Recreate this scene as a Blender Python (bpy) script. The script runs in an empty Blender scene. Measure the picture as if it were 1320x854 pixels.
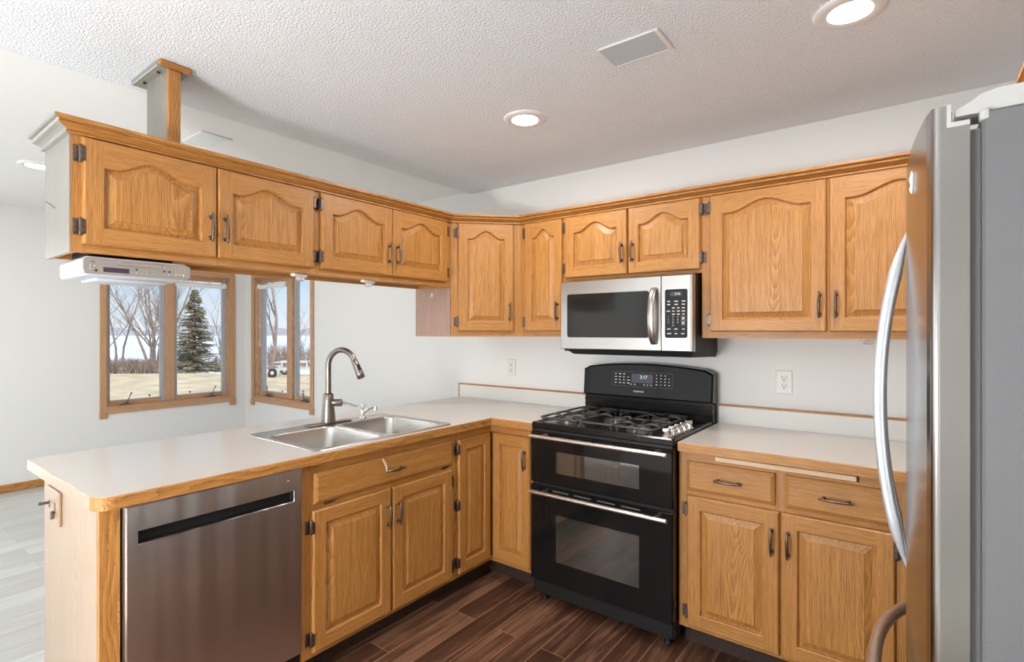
import bpy, bmesh, math, random
from mathutils import Vector, Matrix
random.seed(7)
PI = math.pi
scene = bpy.context.scene
COL = scene.collection

# ------------------------------------------------------------------ camera
YAW, FPX, CX, HY = 0.65, 678.0, 658.3, 426.6
cam = bpy.data.cameras.new('camera')
cam.sensor_fit = 'HORIZONTAL'; cam.sensor_width = 36.0
cam.lens = 36.0 * FPX / 1320.0
cam.shift_x = (660.0 - CX) / 1320.0
cam.shift_y = (HY - 427.0) / 1320.0
cam.clip_start = 0.02; cam.clip_end = 2000
camo = bpy.data.objects.new('camera', cam); COL.objects.link(camo)
camo.location = (0, 0, 1.40); camo.rotation_euler = (PI / 2, 0, YAW)
scene.camera = camo

# ------------------------------------------------------------------ colour management, world, sun, daylight
vs = scene.view_settings
scene.display_settings.display_device = 'sRGB'
vs.view_transform = 'Standard'; vs.look = 'None'; vs.exposure = -0.17; vs.gamma = 1.0
vs.use_curve_mapping = False

w = bpy.data.worlds.new('sky'); scene.world = w; w.use_nodes = True
nt = w.node_tree; nt.nodes.clear()
wo = nt.nodes.new('ShaderNodeOutputWorld'); bg = nt.nodes.new('ShaderNodeBackground')
tc = nt.nodes.new('ShaderNodeTexCoord'); sx = nt.nodes.new('ShaderNodeSeparateXYZ'); rp = nt.nodes.new('ShaderNodeValToRGB')
nt.links.new(tc.outputs['Generated'], sx.inputs[0]); nt.links.new(sx.outputs['Z'], rp.inputs[0])
e = rp.color_ramp.elements
e[0].position = 0.0; e[0].color = (0.86, 0.92, 0.98, 1)
e[1].position = 0.5; e[1].color = (0.25, 0.50, 0.90, 1)
for pos, colr in ((0.03, (0.78, 0.89, 0.99, 1)), (0.12, (0.52, 0.75, 0.98, 1))):
    q = rp.color_ramp.elements.new(pos); q.color = colr
nt.links.new(rp.outputs[0], bg.inputs[0]); bg.inputs[1].default_value = 1.12
nt.links.new(bg.outputs[0], wo.inputs[0])

def lamp(name, kind, loc, energy, color=(1, 1, 1), target=None, **kw):
    d = bpy.data.lights.new(name, kind); d.energy = energy; d.color = color
    for k, v in kw.items(): setattr(d, k, v)
    o = bpy.data.objects.new(name, d); COL.objects.link(o); o.location = loc
    if target is not None:
        o.rotation_euler = (Vector(target) - Vector(loc)).to_track_quat('-Z', 'Y').to_euler()
    return o
lamp('sun', 'SUN', (20, -5, 30), 4.2, (1.0, 0.93, 0.82), (0, 2, 0), angle=0.02)
# daylight through the patio door (left wall, nearer than the frame) and an added, unseen rear window for fill
lamp('daylight_patio_door', 'AREA', (-6.42, -1.0, 1.07), 38, (0.95, 0.98, 1.0), (0, -1.0, 1.07), shape='RECTANGLE', size=1.75, size_y=2.0)
lamp('fill_rear_window', 'AREA', (-2.75, -3.42, 1.25), 30, (0.95, 0.975, 1.0), (-2.75, 0, 1.25), shape='RECTANGLE', size=4.4, size_y=1.9)
CAN_W = 11
FILL_GLOBE_K, FILL_GLOBE_D = 88, 6  # strengths of the added fill globes behind the viewer

# ------------------------------------------------------------------ materials
def mat(name):
    m = bpy.data.materials.new(name); m.use_nodes = True
    n = m.node_tree.nodes; b = n['Principled BSDF']
    return m, m.node_tree, b
def simple(name, col, rough=0.5, metal=0.0, coat=0.0, spec=0.5, noise=0.0, nscale=40, bump=0.0, bscale=200):
    m, t, b = mat(name)
    b.inputs['Base Color'].default_value = (*col, 1); b.inputs['Roughness'].default_value = rough
    b.inputs['Metallic'].default_value = metal; b.inputs['Coat Weight'].default_value = coat
    b.inputs['Specular IOR Level'].default_value = spec
    c = t.nodes.new('ShaderNodeTexCoord')
    if noise:
        n = t.nodes.new('ShaderNodeTexNoise'); n.inputs['Scale'].default_value = nscale; n.inputs['Detail'].default_value = 4
        t.links.new(c.outputs['Object'], n.inputs['Vector'])
        r = t.nodes.new('ShaderNodeValToRGB')
        r.color_ramp.elements[0].position = 0.3; r.color_ramp.elements[1].position = 0.7
        r.color_ramp.elements[0].color = (*[x * (1 - noise) for x in col], 1)
        r.color_ramp.elements[1].color = (*[min(1, x * (1 + noise)) for x in col], 1)
        t.links.new(n.outputs['Fac'], r.inputs[0]); t.links.new(r.outputs[0], b.inputs['Base Color'])
    if bump:
        n = t.nodes.new('ShaderNodeTexNoise'); n.inputs['Scale'].default_value = bscale; n.inputs['Detail'].default_value = 3
        t.links.new(c.outputs['Object'], n.inputs['Vector'])
        bp = t.nodes.new('ShaderNodeBump'); bp.inputs['Strength'].default_value = bump; bp.inputs['Distance'].default_value = 0.004
        t.links.new(n.outputs['Fac'], bp.inputs['Height']); t.links.new(bp.outputs[0], b.inputs['Normal'])
    return m

def wood(name, axis, cols, off=(-0.2, 0.5), rough=0.44, coat=0.06, tilt=6, ring=52.0, pores=0.70):
    """grain along `axis` of the object's own space; rings cut at a slight tilt give cathedral figure"""
    m, t, b = mat(name); N = t.nodes; L = t.links
    c = N.new('ShaderNodeTexCoord'); oi = N.new('ShaderNodeObjectInfo')
    src = c.outputs['Object']
    sep = N.new('ShaderNodeSeparateXYZ'); L.new(src, sep.inputs[0])
    comb = N.new('ShaderNodeCombineXYZ')                     # bring the grain onto Z
    order = {'Z': 'XYZ', 'X': 'ZYX', 'Y': 'XZY'}[axis]
    for i, ch in enumerate(order): L.new(sep.outputs[ch], comb.inputs[i])
    rnd = N.new('ShaderNodeMath'); rnd.operation = 'MULTIPLY_ADD'; rnd.inputs[1].default_value = off[1]; rnd.inputs[2].default_value = off[0] - off[1] / 2
    L.new(oi.outputs['Random'], rnd.inputs[0])
    r2 = N.new('ShaderNodeMath'); r2.operation = 'MULTIPLY'; r2.inputs[1].default_value = 13.7; L.new(oi.outputs['Random'], r2.inputs[0])
    oc = N.new('ShaderNodeCombineXYZ'); L.new(rnd.outputs[0], oc.inputs[0]); L.new(r2.outputs[0], oc.inputs[2]); oc.inputs[1].default_value = 0.05
    add = N.new('ShaderNodeVectorMath'); add.operation = 'ADD'; L.new(comb.outputs[0], add.inputs[0])
    oc2 = N.new('ShaderNodeCombineXYZ'); L.new(rnd.outputs[0], oc2.inputs[0]); oc2.inputs[1].default_value = 0.06
    L.new(oc2.outputs[0], add.inputs[1])
    mp = N.new('ShaderNodeMapping'); mp.inputs['Rotation'].default_value = (math.radians(tilt), 0, 0); mp.inputs['Scale'].default_value = (1, 1, 0.55)
    L.new(add.outputs[0], mp.inputs[0])
    # wobble
    add2 = N.new('ShaderNodeVectorMath'); add2.operation = 'ADD'; L.new(comb.outputs[0], add2.inputs[0]); L.new(oc.outputs[0], add2.inputs[1])
    mw = N.new('ShaderNodeMapping'); mw.inputs['Scale'].default_value = (7, 7, 2.2); L.new(add2.outputs[0], mw.inputs[0])
    nw = N.new('ShaderNodeTexNoise'); nw.inputs['Scale'].default_value = 1; nw.inputs['Detail'].default_value = 2; L.new(mw.outputs[0], nw.inputs['Vector'])
    sc = N.new('ShaderNodeVectorMath'); sc.operation = 'SCALE'; sc.inputs['Scale'].default_value = 0.06
    L.new(nw.outputs['Color'], sc.inputs[0])
    a3 = N.new('ShaderNodeVectorMath'); a3.operation = 'ADD'; L.new(mp.outputs[0], a3.inputs[0]); L.new(sc.outputs[0], a3.inputs[1])
    wv = N.new('ShaderNodeTexWave'); wv.wave_type = 'RINGS'; wv.rings_direction = 'Z'; wv.wave_profile = 'SAW'
    wv.inputs['Scale'].default_value = ring; wv.inputs['Distortion'].default_value = 1.6; wv.inputs['Detail'].default_value = 2; wv.inputs['Detail Scale'].default_value = 3
    L.new(a3.outputs[0], wv.inputs['Vector'])
    # pores: short dark flecks drawn out along the grain
    mpp = N.new('ShaderNodeMapping'); mpp.inputs['Scale'].default_value = (420, 420, 14); L.new(add2.outputs[0], mpp.inputs[0])
    npz = N.new('ShaderNodeTexNoise'); npz.inputs['Scale'].default_value = 1; npz.inputs['Detail'].default_value = 2; L.new(mpp.outputs[0], npz.inputs['Vector'])
    mpl = N.new('ShaderNodeMapping'); mpl.inputs['Scale'].default_value = (95, 95, 2.2); L.new(add2.outputs[0], mpl.inputs[0])
    npl = N.new('ShaderNodeTexNoise'); npl.inputs['Scale'].default_value = 1; npl.inputs['Detail'].default_value = 3; L.new(mpl.outputs[0], npl.inputs['Vector'])
    m1 = N.new('ShaderNodeMath'); m1.operation = 'MULTIPLY'; m1.inputs[1].default_value = 0.27; L.new(wv.outputs['Fac'], m1.inputs[0])
    m2 = N.new('ShaderNodeMath'); m2.operation = 'MULTIPLY_ADD'; m2.inputs[1].default_value = pores; L.new(npz.outputs['Fac'], m2.inputs[0]); L.new(m1.outputs[0], m2.inputs[2])
    m3 = N.new('ShaderNodeMath'); m3.operation = 'MULTIPLY_ADD'; m3.inputs[1].default_value = 0.42; L.new(npl.outputs['Fac'], m3.inputs[0]); L.new(m2.outputs[0], m3.inputs[2])
    r = N.new('ShaderNodeValToRGB'); el = r.color_ramp.elements
    el[0].position = 0.44; el[0].color = (*cols[2], 1); el[1].position = 0.98; el[1].color = (*cols[0], 1)
    k = el.new(0.70); k.color = (*cols[1], 1)
    L.new(m3.outputs[0], r.inputs[0]); L.new(r.outputs[0], b.inputs['Base Color'])
    b.inputs['Roughness'].default_value = rough; b.inputs['Coat Weight'].default_value = coat; b.inputs['Coat Roughness'].default_value = 0.25
    bp = N.new('ShaderNodeBump'); bp.inputs['Strength'].default_value = 0.12; bp.inputs['Distance'].default_value = 0.001
    L.new(npz.outputs['Fac'], bp.inputs['Height']); L.new(bp.outputs[0], b.inputs['Normal'])
    return m
OAK = ((0.215, 0.080, 0.014), (0.44, 0.190, 0.042), (0.58, 0.285, 0.080))
oak_v = wood('oak_vertical', 'Z', OAK)
oak_s = wood('oak_stile', 'Z', OAK, off=(0.9, 0.8))
oak_h = wood('oak_horizontal', 'X', OAK, off=(0.5, 0.6))
oak_y = wood('oak_along_depth', 'Y', OAK, off=(0.5, 0.6))
PINK = ((0.24, 0.135, 0.095), (0.35, 0.21, 0.155), (0.43, 0.28, 0.21))
oak_raw = wood('oak_unvarnished_side', 'Z', PINK, off=(-0.1, 0.1))
GLARE_PALE = ((0.29, 0.187, 0.112), (0.375, 0.255, 0.162), (0.44, 0.31, 0.21))  # oak paled in its colour for grazing glare on the peninsula's end
oak_glare = wood('oak_glare_end', 'Z', GLARE_PALE, off=(-0.1, 0.1), rough=0.32, coat=0.3)
GLARE_GREY = ((0.175, 0.165, 0.138), (0.235, 0.222, 0.187), (0.28, 0.267, 0.23))  # oak greyed in its colour for the ceiling's reflection at grazing angles
oak_glare_grey = wood('oak_grey_glare_end', 'Z', GLARE_GREY, off=(-0.1, 0.1), rough=0.32, coat=0.3)
oak_glare_grey_h = wood('oak_grey_glare_crown', 'X', GLARE_GREY, off=(-0.1, 0.1), rough=0.32, coat=0.3)
DAYLIT_OAK = ((0.34, 0.165, 0.075), (0.52, 0.285, 0.145), (0.62, 0.385, 0.22))  # oak lightened in its colour for daylight on the window trim
daylit_oak_v = wood('daylit_oak_vertical', 'Z', DAYLIT_OAK, off=(0.9, 0.8))
daylit_oak_h = wood('daylit_oak_horizontal', 'X', DAYLIT_OAK, off=(0.5, 0.6))
oak_light = wood('oak_cutting_board', 'X', ((0.62, 0.40, 0.22), (0.74, 0.52, 0.32), (0.82, 0.62, 0.42)), off=(.4, .2))
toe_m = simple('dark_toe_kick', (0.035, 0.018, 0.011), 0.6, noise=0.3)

def planks(name, ramp, width, length, seam, rough, coat):
    m, t, b = mat(name); N = t.nodes; L = t.links
    c = N.new('ShaderNodeTexCoord')
    mp = N.new('ShaderNodeMapping'); mp.inputs['Rotation'].default_value = (0, 0, PI / 2); mp.inputs['Location'].default_value = (0.35, 0.028, 0)
    L.new(c.outputs['Object'], mp.inputs[0])
    br = N.new('ShaderNodeTexBrick'); br.offset = 0.37; br.offset_frequency = 2; br.squash = 1
    br.inputs['Scale'].default_value = 1; br.inputs['Brick Width'].default_value = length; br.inputs['Row Height'].default_value = width
    br.inputs['Mortar Size'].default_value = 0.0015; br.inputs['Mortar Smooth'].default_value = 0.2; br.inputs['Bias'].default_value = 0
    br.inputs['Color1'].default_value = (0, 0, 0, 1); br.inputs['Color2'].default_value = (1, 1, 1, 1); br.inputs['Mortar'].default_value = (0.5, 0.5, 0.5, 1)
    L.new(mp.outputs[0], br.inputs['Vector'])
    # every board gets its own slice of the grain
    sc = N.new('ShaderNodeVectorMath'); sc.operation = 'SCALE'; sc.inputs['Scale'].default_value = 9; L.new(br.outputs['Color'], sc.inputs[0])
    ad = N.new('ShaderNodeVectorMath'); ad.operation = 'ADD'; L.new(mp.outputs[0], ad.inputs[0]); L.new(sc.outputs[0], ad.inputs[1])
    mg = N.new('ShaderNodeMapping'); mg.inputs['Scale'].default_value = (2.2, 30, 30); L.new(ad.outputs[0], mg.inputs[0])
    n1 = N.new('ShaderNodeTexNoise'); n1.inputs['Scale'].default_value = 1; n1.inputs['Detail'].default_value = 6; n1.inputs['Distortion'].default_value = 0.9; L.new(mg.outputs[0], n1.inputs['Vector'])
    mg2 = N.new('ShaderNodeMapping'); mg2.inputs['Scale'].default_value = (2.2, 7, 7); L.new(ad.outputs[0], mg2.inputs[0])
    n2 = N.new('ShaderNodeTexNoise'); n2.inputs['Scale'].default_value = 1; n2.inputs['Detail'].default_value = 3; L.new(mg2.outputs[0], n2.inputs['Vector'])
    a = N.new('ShaderNodeMath'); a.operation = 'MULTIPLY'; a.inputs[1].default_value = 0.40; L.new(br.outputs['Color'], a.inputs[0])
    a2 = N.new('ShaderNodeMath'); a2.operation = 'MULTIPLY_ADD'; a2.inputs[1].default_value = 0.8; L.new(n1.outputs['Fac'], a2.inputs[0]); L.new(a.outputs[0], a2.inputs[2])
    a3 = N.new('ShaderNodeMath'); a3.operation = 'MULTIPLY_ADD'; a3.inputs[1].default_value = 0.35; L.new(n2.outputs['Fac'], a3.inputs[0]); L.new(a2.outputs[0], a3.inputs[2])
    r = N.new('ShaderNodeValToRGB'); el = r.color_ramp.elements
    el[0].position = 0.40; el[0].color = (*ramp[0], 1); el[1].position = 1.15; el[1].color = (*ramp[2], 1)
    k = el.new(0.77); k.color = (*ramp[1], 1)
    L.new(a3.outputs[0], r.inputs[0])
    mx = N.new('ShaderNodeMix'); mx.data_type = 'RGBA'; L.new(br.outputs['Fac'], mx.inputs['Factor'])
    L.new(r.outputs[0], mx.inputs[6]); mx.inputs[7].default_value = (*seam, 1)
    L.new(mx.outputs[2], b.inputs['Base Color'])
    b.inputs['Roughness'].default_value = rough; b.inputs['Specular IOR Level'].default_value = 0.3; b.inputs['Coat Weight'].default_value = coat; b.inputs['Coat Roughness'].default_value = 0.3
    bp = N.new('ShaderNodeBump'); bp.inputs['Strength'].default_value = 0.15; bp.inputs['Distance'].default_value = 0.002
    L.new(n1.outputs['Fac'], bp.inputs['Height']); L.new(bp.outputs[0], b.inputs['Normal'])
    return m
walnut = planks('walnut_floor', ((0.016, 0.0065, 0.0035), (0.080, 0.034, 0.019), (0.225, 0.112, 0.064)), 0.127, 1.15, (0.36, 0.19, 0.11), 0.42, 0.03)
greyfl = planks('grey_plank_floor', ((0.44, 0.44, 0.405), (0.53, 0.535, 0.495), (0.62, 0.625, 0.585)), 0.15, 1.2, (0.40, 0.40, 0.37), 0.4, 0.1)

wall_m = simple('warm_white_wall_paint', (0.785, 0.778, 0.755), 0.7, bump=0.06, bscale=350)
smooth_ceil = simple('smooth_white_ceiling', (0.86, 0.855, 0.84), 0.8, bump=0.04, bscale=300)
def popcorn():
    m, t, b = mat('popcorn_ceiling'); N = t.nodes; L = t.links
    c = N.new('ShaderNodeTexCoord')
    n = N.new('ShaderNodeTexNoise'); n.inputs['Scale'].default_value = 125; n.inputs['Detail'].default_value = 3; n.inputs['Roughness'].default_value = 0.55
    L.new(c.outputs['Object'], n.inputs['Vector'])
    r = N.new('ShaderNodeValToRGB'); r.color_ramp.elements[0].position = 0.40; r.color_ramp.elements[1].position = 0.66; L.new(n.outputs['Fac'], r.inputs[0])
    bp = N.new('ShaderNodeBump'); bp.inputs['Strength'].default_value = 0.7; bp.inputs['Distance'].default_value = 0.005
    L.new(r.outputs[0], bp.inputs['Height']); L.new(bp.outputs[0], b.inputs['Normal'])
    b.inputs['Base Color'].default_value = (0.89, 0.912, 0.938, 1); b.inputs['Roughness'].default_value = 0.9
    return m
popcorn_m = popcorn()
counter_m = simple('laminate_countertop', (0.66, 0.612, 0.557), 0.30, noise=0.04, nscale=250, coat=0.2)
splash_m = simple('laminate_backsplash', (0.70, 0.69, 0.65), 0.4, noise=0.03, nscale=200)

def steel(name, base, rough, axis='X', amt=0.06, wave=0.0):
    m, t, b = mat(name); N = t.nodes; L = t.links
    b.inputs['Base Color'].default_value = (*base, 1); b.inputs['Metallic'].default_value = 1; b.inputs['Roughness'].default_value = rough
    c = N.new('ShaderNodeTexCoord'); mp = N.new('ShaderNodeMapping')
    s = {'X': (3, 900, 900), 'Y': (900, 3, 900), 'Z': (900, 900, 3)}[axis]
    mp.inputs['Scale'].default_value = s; L.new(c.outputs['Object'], mp.inputs[0])
    n = N.new('ShaderNodeTexNoise'); n.inputs['Scale'].default_value = 1; n.inputs['Detail'].default_value = 2; L.new(mp.outputs[0], n.inputs['Vector'])
    bp = N.new('ShaderNodeBump'); bp.inputs['Strength'].default_value = amt; bp.inputs['Distance'].default_value = 0.001
    L.new(n.outputs['Fac'], bp.inputs['Height'])
    if wave:
        m2 = N.new('ShaderNodeMapping'); m2.inputs['Scale'].default_value = (9, 9, 0.8); L.new(c.outputs['Object'], m2.inputs[0])
        n2 = N.new('ShaderNodeTexNoise'); n2.inputs['Scale'].default_value = 1; n2.inputs['Detail'].default_value = 1; L.new(m2.outputs[0], n2.inputs['Vector'])
        b2 = N.new('ShaderNodeBump'); b2.inputs['Strength'].default_value = wave; b2.inputs['Distance'].default_value = 0.02
        L.new(n2.outputs['Fac'], b2.inputs['Height']); L.new(b2.outputs[0], bp.inputs['Normal'])
    L.new(bp.outputs[0], b.inputs['Normal'])
    return m
steel_m = steel('brushed_stainless', (0.49, 0.47, 0.445), 0.30, 'X')
steel_dw = steel('dishwasher_stainless', (0.66, 0.625, 0.60), 0.30, 'Y', 0.04, 0.9)
_n = steel_dw.node_tree; _b = _n.nodes['Principled BSDF']; _b.inputs['Anisotropic'].default_value = 0.85; _b.inputs['Anisotropic Rotation'].default_value = 0.0
_tg = _n.nodes.new('ShaderNodeTangent'); _tg.direction_type = 'RADIAL'; _tg.axis = 'Z'; _n.links.new(_tg.outputs[0], _b.inputs['Tangent'])
steel_sink = steel('sink_stainless', (0.58, 0.56, 0.53), 0.30, 'Y', 0.04)
steel_fr = steel('fridge_stainless', (0.295, 0.277, 0.26), 0.21, 'Z', 0.04)
nickel = simple('brushed_nickel', (0.25, 0.222, 0.19), 0.33, 1.0)
chrome = simple('chrome', (0.75, 0.75, 0.74), 0.10, 1.0)
handle_steel = simple('satin_steel_handle', (0.72, 0.66, 0.62), 0.33, 1.0)
fr_handle = simple('silver_painted_handle', (0.66, 0.69, 0.73), 0.28, 0.55)
pewter = simple('dark_pewter', (0.16, 0.12, 0.095), 0.34, 0.9, noise=0.35, nscale=120)
black_gl = simple('black_glass', (0.008, 0.008, 0.008), 0.06, spec=0.28)
black_en = simple('black_enamel', (0.010, 0.010, 0.010), 0.16, spec=0.35)
black_mt = simple('black_plastic', (0.014, 0.0135, 0.013), 0.5, spec=0.25)
iron = simple('cast_iron', (0.085, 0.082, 0.078), 0.38, 0.45, noise=0.3, nscale=150)
cap_m = simple('burner_cap', (0.12, 0.11, 0.10), 0.5, 0.2, noise=0.25, nscale=90)
for _m in (black_gl, black_en): _m.node_tree.nodes['Principled BSDF'].inputs['Specular Tint'].default_value = (1.0, 0.90, 0.82, 1)
oven_win = simple('oven_window_glass', (0.035, 0.035, 0.030), 0.04, coat=1.0, spec=1.0)
oven_win.node_tree.nodes['Principled BSDF'].inputs['Coat IOR'].default_value = 2.0
mw_win = simple('microwave_window_glass', (0.016, 0.0155, 0.015), 0.07, spec=0.35)
mw_win.node_tree.nodes['Principled BSDF'].inputs['Specular Tint'].default_value = (1.0, 0.93, 0.86, 1)
grey_side = simple('grey_textured_paint', (0.165, 0.165, 0.168), 0.40, 0.2, bump=0.25, bscale=420)
grey_plastic = simple('light_grey_plastic', (0.50, 0.495, 0.48), 0.4)
gasket_m = simple('dark_grey_gasket', (0.13, 0.125, 0.12), 0.6)
white_pl = simple('white_plastic', (0.80, 0.79, 0.77), 0.35)
radio_body_m = simple('white_radio_plastic', (0.54, 0.565, 0.61), 0.3)
silver_pl = simple('silver_plastic', (0.40, 0.38, 0.34), 0.35, 0.5)
display_m = simple('dark_display', (0.07, 0.045, 0.07), 0.15)
ivory = simple('ivory_outlet_plastic', (0.76, 0.74, 0.68), 0.4)
slot_m = simple('dark_slot', (0.03, 0.028, 0.026), 0.6)
tan_m = simple('tan_bushing', (0.42, 0.26, 0.15), 0.5)
clear_m, _t, _b = mat('clear_plastic'); _b.inputs['Base Color'].default_value = (0.9, 0.9, 0.9, 1); _b.inputs['Roughness'].default_value = 0.15; _b.inputs['Transmission Weight'].default_value = 0.75; _b.inputs['IOR'].default_value = 1.45
mark_m = simple('printed_marks', (0.62, 0.62, 0.60), 0.5)
glow_m, _t, _b = mat('lit_digits'); _b.inputs['Base Color'].default_value = (0.1, 0.3, 0.3, 1); _b.inputs['Emission Color'].default_value = (0.65, 0.9, 0.9, 1); _b.inputs['Emission Strength'].default_value = 0.8
lens_m, _t, _b = mat('lit_lens'); _b.inputs['Emission Color'].default_value = (1, 0.97, 0.93, 1); _b.inputs['Emission Strength'].default_value = 14
def opal(strength):
    m, t, b = mat('fill_globe_glow'); b.inputs['Emission Color'].default_value = (0.96, 0.975, 1.0, 1); b.inputs['Emission Strength'].default_value = strength
    return m
glass_m, _t, _b = mat('window_glass')
_t.nodes.clear()
_o = _t.nodes.new('ShaderNodeOutputMaterial'); _g = _t.nodes.new('ShaderNodeBsdfGlossy'); _tr = _t.nodes.new('ShaderNodeBsdfTransparent'); _mx = _t.nodes.new('ShaderNodeMixShader'); _f = _t.nodes.new('ShaderNodeLayerWeight'); _p = _t.nodes.new('ShaderNodeMath'); _q = _t.nodes.new('ShaderNodeMath')
_p.operation = 'POWER'; _p.inputs[1].default_value = 5; _q.operation = 'MULTIPLY_ADD'; _q.inputs[1].default_value = 0.6; _q.inputs[2].default_value = 0.03; _g.inputs['Roughness'].default_value = 0.02
_t.links.new(_f.outputs['Facing'], _p.inputs[0]); _t.links.new(_p.outputs[0], _q.inputs[0]); _t.links.new(_q.outputs[0], _mx.inputs[0]); _t.links.new(_tr.outputs[0], _mx.inputs[1]); _t.links.new(_g.outputs[0], _mx.inputs[2]); _t.links.new(_mx.outputs[0], _o.inputs[0])
vinyl = simple('grey_window_vinyl', (0.42, 0.43, 0.45), 0.4)
shade_m = simple('white_shade_fabric', (0.82, 0.83, 0.83), 0.7)

# ------------------------------------------------------------------ mesh helpers
class MB:
    def __init__(s): s.v = []; s.f = []; s.m = []; s.sm = []
    def add(s, vs_, fs, mi=0, smooth=False, T=None):
        b = len(s.v)
        for p in vs_:
            p = Vector(p); s.v.append(T @ p if T is not None else p)
        for f in fs: s.f.append([b + i for i in f]); s.m.append(mi); s.sm.append(smooth)
        return s
    def box(s, x0, x1, y0, y1, z0, z1, mi=0, bev=0.0, T=None, seg=1):
        if x0 > x1: x0, x1 = x1, x0
        if y0 > y1: y0, y1 = y1, y0
        if z0 > z1: z0, z1 = z1, z0
        vs_ = [(x0, y0, z0), (x1, y0, z0), (x1, y1, z0), (x0, y1, z0), (x0, y0, z1), (x1, y0, z1), (x1, y1, z1), (x0, y1, z1)]
        fs = [(0, 3, 2, 1), (4, 5, 6, 7), (0, 1, 5, 4), (1, 2, 6, 5), (2, 3, 7, 6), (3, 0, 4, 7)]
        if bev > 0:
            bev = min(bev, .49 * (x1 - x0), .49 * (y1 - y0), .49 * (z1 - z0))
            bm = bmesh.new(); bv = [bm.verts.new(p) for p in vs_]
            for f in fs: bm.faces.new([bv[i] for i in f])
            bmesh.ops.bevel(bm, geom=bm.edges[:], offset=bev, segments=seg, affect='EDGES', profile=0.5)
            bm.verts.index_update()
            s.add([v.co.copy() for v in bm.verts], [[v.index for v in f.verts] for f in bm.faces], mi, seg > 1, T); bm.free()
        else: s.add(vs_, fs, mi, False, T)
        return s
    def loft(s, rings, mi=0, smooth=True, closed=True, cap=True, T=None):
        n = len(rings[0]); vs_ = [p for r in rings for p in r]; fs = []
        for i in range(len(rings) - 1):
            for j in range(n if closed else n - 1):
                k = (j + 1) % n
                fs.append((i * n + j, i * n + k, (i + 1) * n + k, (i + 1) * n + j))
        s.add(vs_, fs, mi, smooth, T)
        if cap:
            s.add(rings[0], [list(range(n))[::-1]], mi, False, T); s.add(rings[-1], [list(range(n))], mi, False, T)
        return s
    def tube(s, path, rad, mi=0, n=10, T=None, flat=1.0):
        path = [Vector(p) for p in path]; rings = []; up = None
        for i, p in enumerate(path):
            d = (path[min(i + 1, len(path) - 1)] - path[max(i - 1, 0)]).normalized()
            if up is None: up = Vector((0, 0, 1)) if abs(d.z) < .9 else Vector((1, 0, 0))
            a = d.cross(up).normalized(); up = a.cross(d).normalized()
            r = rad[i] if isinstance(rad, (list, tuple)) else rad
            rings.append([p + a * (r * math.cos(2 * PI * j / n)) + up * (r * flat * math.sin(2 * PI * j / n)) for j in range(n)])
        return s.loft(rings, mi, True, True, True, T)
    def lathe(s, prof, center=(0, 0, 0), mi=0, n=24, T=None, caps=True):
        c = Vector(center)
        rings = [[c + Vector((r * math.cos(2 * PI * j / n), r * math.sin(2 * PI * j / n), z)) for j in range(n)] for r, z in prof]
        return s.loft(rings, mi, True, True, caps, T)
    def prism(s, poly, z0, z1, mi=0, T=None):
        n = len(poly)
        vs_ = [(x, y, z0) for x, y in poly] + [(x, y, z1) for x, y in poly]
        fs = [list(range(n))[::-1], list(range(n, 2 * n))] + [(j, (j + 1) % n, n + (j + 1) % n, n + j) for j in range(n)]
        return s.add(vs_, fs, mi, False, T)
    def mesh(s, name, mats, off=None):
        me = bpy.data.meshes.new(name)
        vv = [tuple(v - off) if off is not None else tuple(v) for v in s.v]
        me.from_pydata(vv, [], s.f); 
        for m_ in (mats if isinstance(mats, (list, tuple)) else [mats]): me.materials.append(m_)
        me.polygons.foreach_set('material_index', s.m); me.polygons.foreach_set('use_smooth', s.sm)
        bm = bmesh.new(); bm.from_mesh(me); bmesh.ops.recalc_face_normals(bm, faces=bm.faces[:]); bm.to_mesh(me); bm.free()
        me.update()
        return me
WM = {}
def part(name, mb, mats, parent, loc=(0, 0, 0), world=False, label=None, rz=0.0):
    """one mesh child; world=True: vertices are world coordinates of an unrotated parent chain"""
    off = None
    if world: off = WM[parent.name] + Vector(loc)
    o = bpy.data.objects.new(name, mb.mesh(name, mats, off)); COL.objects.link(o)
    o.parent = parent; o.location = loc; o.rotation_euler = (0, 0, rz)
    WM[o.name] = WM.get(parent.name, Vector((0, 0, 0))) + Vector(loc)
    if label: o['label'] = label
    return o
def inst(name, me, parent, loc=(0, 0, 0), rot=(0, 0, 0), label=None):
    o = bpy.data.objects.new(name, me); COL.objects.link(o); o.parent = parent; o.location = loc; o.rotation_euler = rot
    if label: o['label'] = label
    return o
def thing(name, label, cat, loc=(0, 0, 0), rz=0.0, group=None):
    o = bpy.data.objects.new(name, None); COL.objects.link(o); o.empty_display_size = 0.1
    o.location = loc; o.rotation_euler = (0, 0, rz); o['label'] = label; o['category'] = cat
    if group: o['group'] = group
    WM[o.name] = Vector(loc)
    return o
def solo(name, mb, mats, label, cat, loc=(0, 0, 0), group=None):
    o = bpy.data.objects.new(name, mb.mesh(name, mats, Vector(loc))); COL.objects.link(o); o.location = loc
    o['label'] = label; o['category'] = cat
    if group: o['group'] = group
    WM[o.name] = Vector(loc)
    return o
def struct(name, mb, mats, label=None):
    o = bpy.data.objects.new(name, mb.mesh(name, mats)); COL.objects.link(o); o['kind'] = 'structure'
    if label: o['label'] = label
    WM[o.name] = Vector((0, 0, 0))
    return o
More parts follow.
